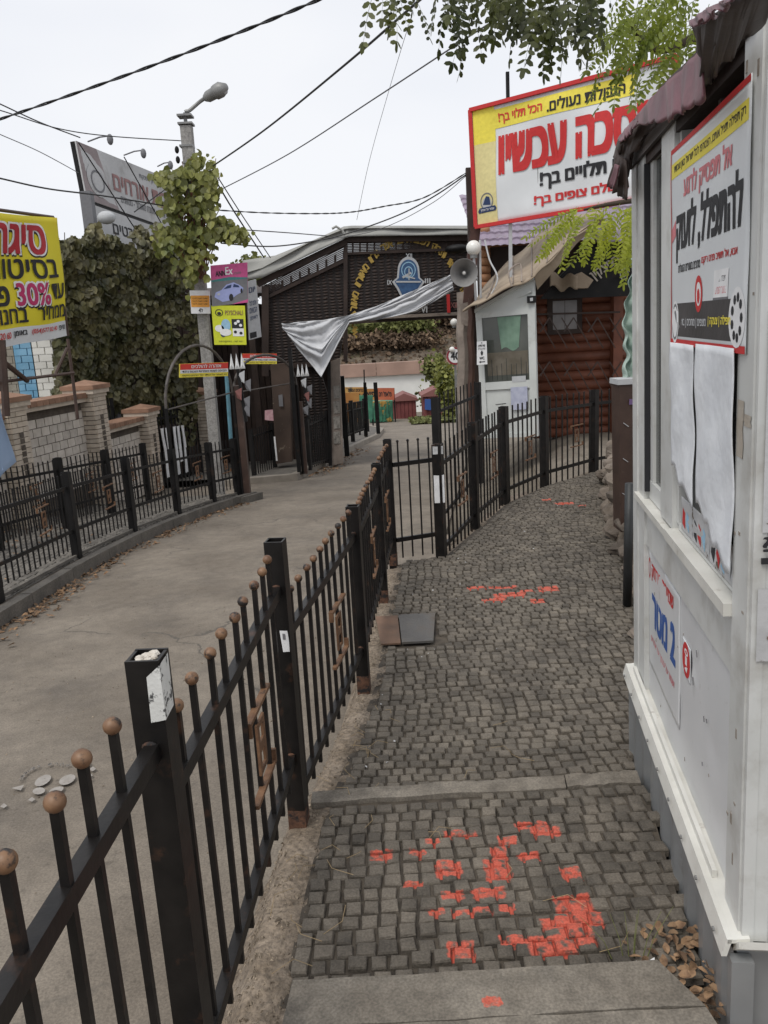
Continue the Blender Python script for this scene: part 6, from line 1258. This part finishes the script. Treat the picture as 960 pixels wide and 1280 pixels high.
ribbon([(771, 174, .02), (782, 160, .02), (796, 144, .02)], [(773, 180, .03), (784, 171, .04), (798, 152, .03)], 20, 3, .004, 'awning_valance', 'awning', 1)
ribbon([(768, 186, .02), (780, 172, .0), (800, 152, .0), (830, 148, .0)], [(770, 212, .03), (783, 236, .02), (785, 200, .0), (806, 170, .0)], 30, 6, .008, 'awning_lining', 'darkwood', 2)
ribbon([(768, 200, .03), (775, 196, .03), (782, 200, .02)], [(760, 232, .04), (771, 243, .03), (784, 250, .02)], 18, 6, .008, 'awning_flap', 'darkwood', 3)
ribbon([(768, 205, .05), (773, 207, .05)], [(760, 230, .06), (767, 236, .06)], 8, 6, .006, 'awning_flap', 'awning', 3)
ribbon([(861, 27, .10), (880, 12, .12), (912, -4, .14)], [(867, 33, .11), (888, 22, .13), (920, -4, .15)], 30, 4, .006, 'awning_valance', 'awning', 4)
ribbon([(866, 33, .09), (886, 20, .10), (925, -6, .11), (960, -20, .10)], [(876, 64, .05), (882, 108, .03), (900, 80, .02), (950, 30, .0)], 40, 8, .008, 'awning_lining', 'awndark', 5)
B().grid(lambda u, v: Vector((lerp(-.10, 1.5, u), lerp(.05, 2.05, v), 2.03 + .06 * v + .012 * math.sin(u * 90))), 120, 3, (0, 0, .01)).obj('awning', M['awning'], kk)
# posters on the kiosk: things of their own
def kposter(name, label, cat, s0, s1, z0, z1, y, m, wav=.0, sk=0, nm='sheet', cut=None):
    T = thing(name, label, cat, mw=KM @ Matrix.Translation((s0, y, z0)))
    def sf(u, v): return Vector(((s1 - s0) * u, wav * (math.sin(u * 6 + v * 5) + .6 * math.sin(v * 13 - u * 4)), (z1 - z0) * v + sk * u))
    B().grid(lambda u, v: sf(u, v if not cut else lerp(cut(u), 1, v)), 24, 24, (0, .002, 0)).obj(nm, M[m], T, smooth=True); return T, sf, Vector((0, -.22, 0))
T, sf, n = kposter('prayer_poster', 'white Hebrew prayer poster with red edge on the upper kiosk window', 'poster', .625, 1.345, 1.335, 1.85, .024, 'vinyl', .0012)
R_ = lambda t, u0, v0, u1, v1, m, b_=.03: lettering(t, sf, u0, v0, u1, v1, M[m], T, b_, .004, n)
patch(sf, 0, .975, 1, 1, M['red'], T, 'red_edge', .003, n, 8, 1); patch(sf, 0, 0, 1, .03, M['red'], T, 'red_edge', .003, n, 8, 1); patch(sf, 0, .03, .012, .975, M['red'], T, 'red_edge', .003, n, 1, 8)
patch(sf, .02, .85, .985, .925, M['yellow'], T, 'yellow_strip', .003, n, 8, 1); R_('רק תפילה תציל אותנו, הצטרפו לכל ישראל כאן ועכשיו', .07, .865, .96, .915, 'ink', .02)
R_('אל תפסיק לרגע', .22, .70, .83, .83, 'pinkred', .04); R_('להתפלל, לזעוק', .10, .42, .95, .70, 'ink', .05)
R_('אבא, אל תשיב פנינו ריקם', .50, .375, .90, .42, 'red', .02); R_('מחכים בשערים הנעולים', .14, .37, .48, .415, 'ink', .02)
patch(sf, .10, .045, .90, .215, mat('dark_strip', (.05, .045, .045), .6), T, 'dark_strip', .003, n, 8, 1); R_('תפילה | צעקה |', .60, .10, .86, .15, 'yellow', .03); R_('מצפים | מחכים | בדרך', .14, .09, .57, .14, 'lgrey', .03)
disc(sf, .08, .12, .06, .11, M['white'], T, 'seal', .005, n); disc(sf, .08, .12, .05, .095, M['grey'], T, 'seal', .006, n, r0=.85); disc(sf, .08, .13, .025, .05, M['grey'], T, 'seal', .0065, n); disc(sf, .92, .14, .08, .12, M['white'], T, 'seal', .005, n)
for k in range(9): disc(sf, .92 + .045 * math.cos(k * .7), .14 + .08 * math.sin(k * .7), .013, .02, M['ink'], T, 'seal_figure', .007, n, 8)
disc(sf, .46, .25, .055, .085, M['red'], T, 'red_seal', .005, n); disc(sf, .46, .25, .035, .055, M['white'], T, 'red_seal', .006, n); disc(sf, .46, .24, .02, .035, M['red'], T, 'red_seal', .007, n)
patch(sf, .66, .22, .82, .34, M['white'], T, 'stamp', .005, n); polyp(sf, [(.655, .215), (.825, .215), (.825, .225), (.655, .225)], M['grey'], T, 'stamp', .0055, n); R_('נתפלל ביחד', .68, .29, .80, .32, 'ink', .01); R_('בשער השמים', .68, .24, .80, .27, 'pinkred', .01)
polyp(sf, [(.02, .53), (.09, .56), (.09, .64), (.02, .60)], M['pinkred'], T, 'small_tag', .005, n)
T, sf, n = kposter('torn_sheet', 'crumpled white paper under the prayer poster, the far narrower half', 'paper', .635, .915, .93, 1.34, .022, 'paper', .003, cut=lambda u: .13 * (1 - u) + .03 * math.sin(u * 11))
T, sf, n = kposter('torn_sheet', 'crumpled white paper under the prayer poster, the near wider half', 'paper', .955, 1.285, .80, 1.345, .020, 'paper', .0035, cut=lambda u: .26 - .16 * u + .02 * math.sin(u * 19))
T, sf, n = kposter('torn_sticker', 'strip of torn sticker scraps along the bottom of the kiosk window', 'sticker', .68, 1.25, .80, .90, .046, 'oldpaper', .001, cut=lambda u: .0)
for k in range(12): u = k / 12 + .02; polyp(sf, [(u, .2 + .1 * (k % 3)), (u + .06, .1), (u + .07, .6), (u + .02, .7)], M[('red', 'sky', 'lgrey', 'ink')[k % 4]], T, 'scrap', .003, n)
T, sf, n = kposter('distance_sticker', 'white sticker with red and blue Hebrew words and 2 metres on the lower kiosk panel', 'sticker', .14, .66, .14, .58, .0485, 'pvc2', .0008)
lettering('שמירת מרחק', sf, .12, .78, .82, .93, M['red'], T, .035, .003, n); lettering('2 מטר', sf, .12, .40, .88, .72, M['blue'], T, .05, .003, n); lettering('ושמור על עצמך ועל אחרים', sf, .08, .22, .86, .30, M['pinkred'], T, .02, .003, n); disc(sf, .04, .86, .035, .09, M['red'], T, 'red_ring', .003, n, r0=.7)
T, sf, n = kposter('round_sticker', 'small round red sticker beside the blue lettering on the lower kiosk panel', 'sticker', .70, .80, .36, .47, .0485, 'vinyl', 0)
disc(sf, .5, .5, .5, .5, M['red'], T, 'disc', .002, n); disc(sf, .5, .72, .22, .10, M['white'], T, 'mark', .003, n, 10, r0=.5); patch(sf, .38, .35, .62, .6, M['white'], T, 'mark', .003, n); polyp(sf, [(.3, .2), (.6, .15), (.7, .35), (.5, .3)], M['white'], T, 'mark', .0035, n)
# ================================================================== OVERHEAD LOCUST TREE
ta = thing('locust_tree', 'leafy locust tree whose branches hang into the top of the picture', 'tree', (3.7, 4.8, -.3))
def frond(m, seed, L=.30, pairs=9, lw=.045, wk=.24):
    r = random.Random(seed); b = B(); pts = []; 
    for k in range(pairs + 1): t = k / pairs; pts.append(Vector((L * t, 0, -.22 * L * t * t)))
    b.tube(pts, .0016, 3, .0008)
    def leaf(p, a, s_):
        d = Vector((math.cos(a), math.sin(a), -.25 + r.uniform(-.3, .2))).normalized(); x = Vector((-math.sin(a), math.cos(a), r.uniform(-.3, .3))).normalized() * s_ * wk
        b.add([p, p + d * s_ * .3 + x, p + d * s_ * .75 + x * .95, p + d * s_, p + d * s_ * .75 - x * .95, p + d * s_ * .3 - x], [(0, 1, 2, 3, 4, 5)])
    for k in range(1, pairs + 1):
        for s_ in (-1, 1): leaf(pts[k], s_ * (1.15 + r.uniform(-.15, .15)), lw * (1 - .35 * abs(k / pairs - .5)) * r.uniform(.85, 1.1))
    leaf(pts[-1], 0, lw); return b.mesh('leaf', m)
FR = [frond(M['acacia'], i, .24 + .03 * (i % 3), 6 + i % 3, .056) for i in range(5)]; FY = [frond(M['acacia2'], i + 9, .33, 14, .046, .17) for i in range(4)]
FD = [frond(M['acacia3'], i + 20, .36, 14, .048, .18) for i in range(4)]
def rot_to(d, roll): return d.to_track_quat('X', 'Z').to_matrix().to_4x4() @ Matrix.Rotation(roll, 4, 'X')
lim = B(); base = Vector((3.7, 4.8, -.4))
def limb(pts, r0, r1, nm='branch'): return B().tube(cat_rom([Vector(p) for p in pts], 5), r0, 8, r1).obj(nm, M['stem'], ta, smooth=True)
limb([base, (3.65, 4.8, 1.2), (3.55, 4.75, 2.4), (3.3, 4.6, 3.2)], .15, .09, 'trunk')
c1 = A(560, -60, 4.2); c2 = A(880, -30, 4.6); c3 = A(760, 240, 5.0); c4 = A(700, -50, 4.0)
limb([(3.3, 4.6, 3.2), (2.4, 4.5, 3.7), tuple(c2), tuple(c4), tuple(c1), tuple(A(480, -40, 4.1))], .07, .012)
limb([(3.3, 4.6, 3.2), (2.6, 4.9, 3.4), tuple(A(840, 60, 4.6)), tuple(A(790, 30, 4.3))], .05, .01)
limb([(3.55, 4.75, 2.4), (2.6, 5.0, 2.3), tuple(A(800, 250, 5.0)), tuple(A(730, 262, 4.9))], .035, .006)
rt = random.Random(4); nfr = 0
def fr_at(px, py, Y, ang, fam, k=1.0, toward=0.):
    global nfr
    p = A(px, py, Y); d = Vector((math.cos(ang), rt.uniform(-.5, .3) + toward, math.sin(ang))).normalized()
    o = link('leaf', rt.choice(fam), ta); o.matrix_parent_inverse = INV[ta.name]; o.matrix_basis = Matrix.Translation(p) @ rot_to(d, rt.uniform(-1.0, 1.0)) @ Matrix.Scale(k, 4); nfr += 1
for k in range(92):      # hanging fringe along the top
    u = rt.random(); px = 470 + 270 * u ** .8; dens = sm(470, 640, px); 
    if rt.random() > .35 + .65 * dens: continue
    fr_at(px, rt.uniform(-55, -16 + 32 * dens), rt.uniform(3.8, 4.6), math.radians(rt.uniform(-125, -50)), FR, rt.uniform(.7, 1.0))
for k in range(66):
    px = rt.uniform(782, 900); fr_at(px, rt.uniform(-40, 75 + (850 - px) * .1), rt.uniform(3.9, 4.9), math.radians(rt.uniform(-160, -105)), FD, rt.uniform(.8, 1.1))
for k in range(38):
    px = rt.uniform(715, 805); fr_at(px, rt.uniform(252, 276), rt.uniform(4.6, 5.2), math.radians(rt.uniform(-150, -60) if px > 745 else rt.uniform(-175, -110)), FY, rt.uniform(.75, 1.05))
# ================================================================== CABLES
def cable(pts, r, label, m='wire', twist=0):
    P_ = cat_rom([A(*p) for p in pts], 12); b = B()
    if twist:
        for ph in (0, math.pi):
            q = []
            for i, p in enumerate(cat_rom([A(*p) for p in pts], 40)): q.append(p + Vector((0, math.cos(i * .35 + ph), math.sin(i * .35 + ph))) * r * .8)
            b.tube(q, r * .8, 5)
    else: b.tube(P_, r, 5)
    one(b, 'power_cable', M[m], label, 'cable', 'overhead cables')
cable([(-60, 168, 6.5), (0, 149, 6.2), (130, 104, 5.6), (270, 52, 5.0), (400, -1, 4.6), (470, -34, 4.4)], .0065, 'thick twisted cable crossing the upper left sky', twist=1)
cable([(258, 213, 13.7), (330, 163, 11.5), (430, 82, 9), (520, 4, 7.2), (560, -30, 6.5)], .012, 'dark cable rising from the vine-covered pole to the hanging leaves')
cable([(270, 240, 13.7), (360, 193, 12), (470, 122, 10), (575, 53, 8.5), (650, 5, 7.5)], .008, 'thin grey cable rising from the pole toward the billboard side', 'wire2')
cable([(-40, 112, 12), (0, 130, 12.4), (50, 153, 13.2), (100, 172, 14)], .010, 'short thin cable going down to the top of the guesthouse sign')
cable([(-40, 130, 11), (0, 138, 11.4), (70, 160, 12.4), (135, 170, 13), (226, 176, 13.8)], .008, 'slack thin cable running level from the left edge to the pole top')
cable([(-40, 150, 12), (0, 168, 12.6), (50, 190, 13.6), (98, 216, 15)], .007, 'faint grey cable ending behind the guesthouse sign edge', 'wire2')
cable([(-40, 214, 10), (0, 223, 10.4), (60, 236, 11), (130, 245, 12), (210, 258, 13.4)], .011, 'dark cable crossing in front of the guesthouse sign')
cable([(262, 262, 13.8), (330, 266, 14), (400, 267, 14), (440, 265, 13.9), (480, 258, 13.8), (530, 247, 13.7), (586, 214, 13.6)], .008, 'sagging wavy cable from the pole to the billboard post', twist=1)
cable([(276, 304, 13.8), (340, 308, 14), (400, 300, 14), (440, 290, 13.9), (500, 268, 13.8), (545, 244, 13.7), (586, 216, 13.6)], .011, 'lower black cable sagging over the wicker gate roof to the billboard post')
cable([(300, 287, 14), (360, 291, 15), (410, 295, 16.5)], .009, 'short thin cable just above the left slope of the gate roof')
cable([(258, 205, 13.7), (290, 260, 15), (330, 322, 17.5)], .014, 'steep dark cable dropping from the pole to the gate roof, left one')
cable([(262, 205, 13.7), (300, 265, 15), (338, 322, 17.5)], .010, 'steep thin cable dropping from the pole to the gate roof, right one')
cable([(515, 18, 12), (490, 100, 13.5), (462, 200, 15), (446, 275, 16)], .004, 'very faint hair-thin line falling to the gate roof', 'wire2')
cable([(400, 300, 17), (470, 288, 15), (540, 254, 14), (588, 215, 13.6)], .006, 'hair-thin cable just below the sagging pair to the billboard post', 'wire2')
# ================================================================== LEAF LITTER AND SMALL THINGS
def litter(name, pts, s, m, label=None, flatk=.35, seed=2):
    r = random.Random(seed); b = B()
    for p in pts:
        a = r.uniform(0, 6.28); d = Vector((math.cos(a), math.sin(a), r.uniform(-flatk, flatk))) * s * r.uniform(.6, 1.3); x = Vector((-math.sin(a), math.cos(a), r.uniform(-flatk, flatk))) * d.length * r.uniform(.22, .38); c = Vector((0, 0, d.length * r.uniform(.0, .35))); e = Vector((0, 0, d.length * r.uniform(-.1, .25)))
        b.add([p, p + d * .25 + x * .8 + c * .7, p + d * .6 + x + c, p + d * .85 + x * .5 + c * .5, p + d + e, p + d * .85 - x * .5 + e, p + d * .55 - x * .95 + c * .8, p + d * .2 - x * .7 + c * .4, p + d * .35, p + d * .68 + e * .4], [(0, 1, 8), (1, 2, 9, 8), (2, 3, 9), (3, 4, 9), (4, 5, 9), (5, 6, 9), (6, 7, 8, 9), (7, 0, 8)])
    return setp(b.obj(name, M[m]), label, 'leaves', None, 'stuff')
r = random.Random(8); pts = []
for k in range(190): y = r.uniform(1.2, 1.95); x = lerp(.66, .80, r.random()) + (y - 1.46) * .1 - .05 * r.random() ** 3 * 3 * (y < 1.95); pts.append(Vector((x, y, zp(y) + .012 if y > 1.745 else (-.09 + .08 * r.random()))))
litter('fallen_leaves', pts, .03, 'dryleaf', 'dry brown leaves gathered between the path and the kiosk skirt')
B().grid(lambda u, v: (lerp(.62, 1.0, u), lerp(.6, 1.75, v), -.10 + .02 * noise.noise(Vector((u * 9, v * 20, 0)))), 8, 20).obj('soil_gap', M['dirt'], kind='structure')
pts = []
for k in range(1100):
    y = r.uniform(5.5, 13.2); cl_ = .35 + .65 * max(0, noise.noise(Vector((y * 1.1, 0, 0))) * 2 + .2)
    if r.random() > cl_: continue
    pts.append(Vector((xl(y) + abs(r.gauss(0, .11)) + .01, y, zr(y) + .015)))
litter('kerb_leaves', pts, .05, 'dryleaf', 'drift of dry leaves along the foot of the left kerb', seed=5)
pts = [Vector((interp(IL, y) + abs(r.gauss(0, .22)) + .03, y, zr(y) + .015)) for y in [r.uniform(17, 24) for _ in range(260)]]
litter('island_leaves', pts, .07, 'dryleaf', 'dry leaves in the gutter of the island kerb beyond the entrance', seed=6)
pts = [Vector((r.uniform(-6, -3.6), r.uniform(7, 13), 0)) for _ in range(160)]; pts = [Vector((p.x, p.y, zr(p.y) + .15)) for p in pts]
litter('pavement_leaves', pts, .05, 'dryleaf', 'scattered dry leaves on the pavement between the two left fences', seed=7)
pts = [Vector((xleft(y) + r.uniform(.1, .9), y, zp(y) + .008)) for y in [r.uniform(2.8, 8) for _ in range(40)]]
litter('path_litter', pts, .013, 'oldpaper', 'tiny pale scraps scattered over the sett path', seed=9)
b = B()
for k in range(46):
    y = r.uniform(1.5, 3.6); x = xleft(y) + r.uniform(.02, .22) if k < 30 else r.uniform(-.2, .6); z = (zp(y) if y > 1.75 else -.1) + .006; a = r.uniform(0, 6.3); L = r.uniform(.04, .14)
    p = Vector((x, y, z)); b.tube([p, p + Vector((math.cos(a) * L * .5, math.sin(a) * L * .5, .01)), p + Vector((math.cos(a + .5) * L, math.sin(a + .5) * L, .0))], .0011, 4)
setp(b.obj('dry_stalks', mat('straw', (.3, .22, .12), .9)), 'thin dry grass stalks lying on the soil and nearest setts', 'stalks', None, 'stuff')
one(B().grid(lambda u, v: Vector((.60 + .05 * u + .01 * v, 1.775 + .045 * v, -.07 + .012 * math.sin(u * 4) * math.sin(v * 4))), 5, 5), 'paper_scrap', M['white'], 'crumpled white paper scrap beside the slab and dry leaves', 'litter')
b = B(); rg = random.Random(31)
for k in range(2600):
    y = 1.2 + 4.6 * rg.random() ** 1.6; v = (y - .3) / 5.7; p = Vector(soil(rg.uniform(.12, .98), v)); sz = rg.uniform(.003, .009) * (1.6 if rg.random() < .06 else 1)
    q = [p + Vector((rg.uniform(-1, 1), rg.uniform(-1, 1), rg.uniform(-.3, .2))) * sz for _ in range(4)] + [p + Vector((0, 0, sz * .9))]
    b.add(q, [(0, 1, 4), (1, 2, 4), (2, 3, 4), (3, 0, 4)])
setp(b.obj('soil_gravel', M['gravel']), 'crumbs of soil and gravel on the strip under the near fence', 'gravel', None, 'stuff')
b = B()
for k in range(5200):
    x = rg.uniform(-12, 14); y = 57.8 + 17 * rg.random(); p = Vector((x, y, hillz(x, y))); leafquad(b, p, rg.uniform(.12, .4), rg, 1.2)
setp(b.obj('hill_scrub', M['bushdry']), 'low dry scrub and clods scattered over the bare hillside', 'scrub', None, 'stuff')
b = B()
for k in range(3000):
    x = rg.uniform(A(515, 530, 38).x, A(640, 530, 38).x); y = rg.uniform(37, 42); leafquad(b, Vector((x, y, zr(y) + .08)), rg.uniform(.08, .2), rg, 1.5)
setp(b.obj('verge_tufts', M['grass']), 'dry grass tufts on the verge in front of the red sheds', 'grass', None, 'stuff')
b = B()
for k in range(900):
    y = rg.uniform(2.2, 13); x = rg.uniform(xl(y) + .1, xleft(y) - .2 if y < 6 else xrr(y)); sz = rg.uniform(.004, .011); p = Vector((x, y, zr(y) + .012 * noise.noise(Vector((x * .8, y * .8, 3))) + .002))
    q = [p + Vector((rg.uniform(-1, 1), rg.uniform(-1, 1), 0)) * sz for _ in range(3)] + [p + Vector((0, 0, sz * .6))]; b.add(q, [(0, 1, 3), (1, 2, 3), (2, 0, 3)])
setp(b.obj('road_grit', M['gravel']), 'loose grit scattered over the asphalt lane', 'grit', None, 'stuff')
# weeds by the kiosk
wd_ = thing('weed_tuft', 'sparse yellow-green weed stalks at the right end of the slab', 'weed', (.6, 1.85, -.08))
for k in range(7): a = r.uniform(-1, 1); B().tube([(.6 + .05 * a, 1.84, -.08), (.6 + .07 * a, 1.85, -.03), (.6 + .13 * a, 1.87, .03 + .02 * r.random())], .0016, 4, .0006).obj('blade', M['grass'], wd_)
# road stencil of two shoe prints
sc_ = G(98, 963, -.205, -.07); st = thing('footprint_stencil', 'white stencil of two shoe prints in a ring of writing on the road', 'road marking', tuple(sc_))
M['roadpaint'] = mat('road_paint', (.27, .245, .22), .85, col2=(.36, .335, .305), scale=30, bump=.2, dirt=(.2, .18, .15), dirt_s=60, dirt_lo=.55, dirt_hi=.7)
def rs(px, py): return GR(px, py, .017)
def rp_(pts, nm): B().add([rs(*p) for p in pts], [tuple(range(len(pts)))]).obj(nm, M['roadpaint'], st)
def ell(cx_, cy_, a, c, rot): return [(cx_ + a * math.cos(t) * math.cos(rot) - c * math.sin(t) * math.sin(rot), cy_ + a * math.cos(t) * math.sin(rot) + c * math.sin(t) * math.cos(rot)) for t in [2 * math.pi * k / 14 for k in range(14)]]
rp_(ell(53.5, 975.5, 11.5, 5.6, -.5), 'shoe_sole'); rp_(ell(48.5, 988.5, 8, 4.3, -.15), 'shoe_heel'); rp_(ell(84, 974.5, 11, 5.6, -.4), 'shoe_sole'); rp_(ell(70.5, 987.5, 9.5, 3.8, -.3), 'shoe_heel'); rp_([(14, 985), (30, 981), (26, 988)], 'arrow_mark')
gtxt = 'צעדיו אחרי צועדים'; gtxt = heb(gtxt)
for i, ch in enumerate(gtxt):
    if ch == ' ': continue
    a = math.radians(lerp(170, 10, i / (len(gtxt) - 1))); px, py = 70 + 44 * math.cos(a), 978 - 23 * math.sin(a); gl, fs = glyphs(ch, .03)
    c = rs(px, py); ux = (rs(px + 1, py - .3) - c).normalized(); uy = (rs(px, py - 1) - c).normalized(); k = .018
    B().add([c + ux * (u - .5) * k + uy * (v - .5) * k * 1.6 for u, v in gl], fs).obj('stencil_letter', M['roadpaint'], st)
b = B(); 
for px, py in ((110, 955), (116, 962), (112, 970), (40, 1000), (74, 1000), (5, 1008)): b.add([rs(px - 5, py), rs(px, py + 2), rs(px + 4, py - 1), rs(px, py - 4)], [(0, 1, 2, 3)])
b.obj('worn_paint', M['roadpaint'], st)
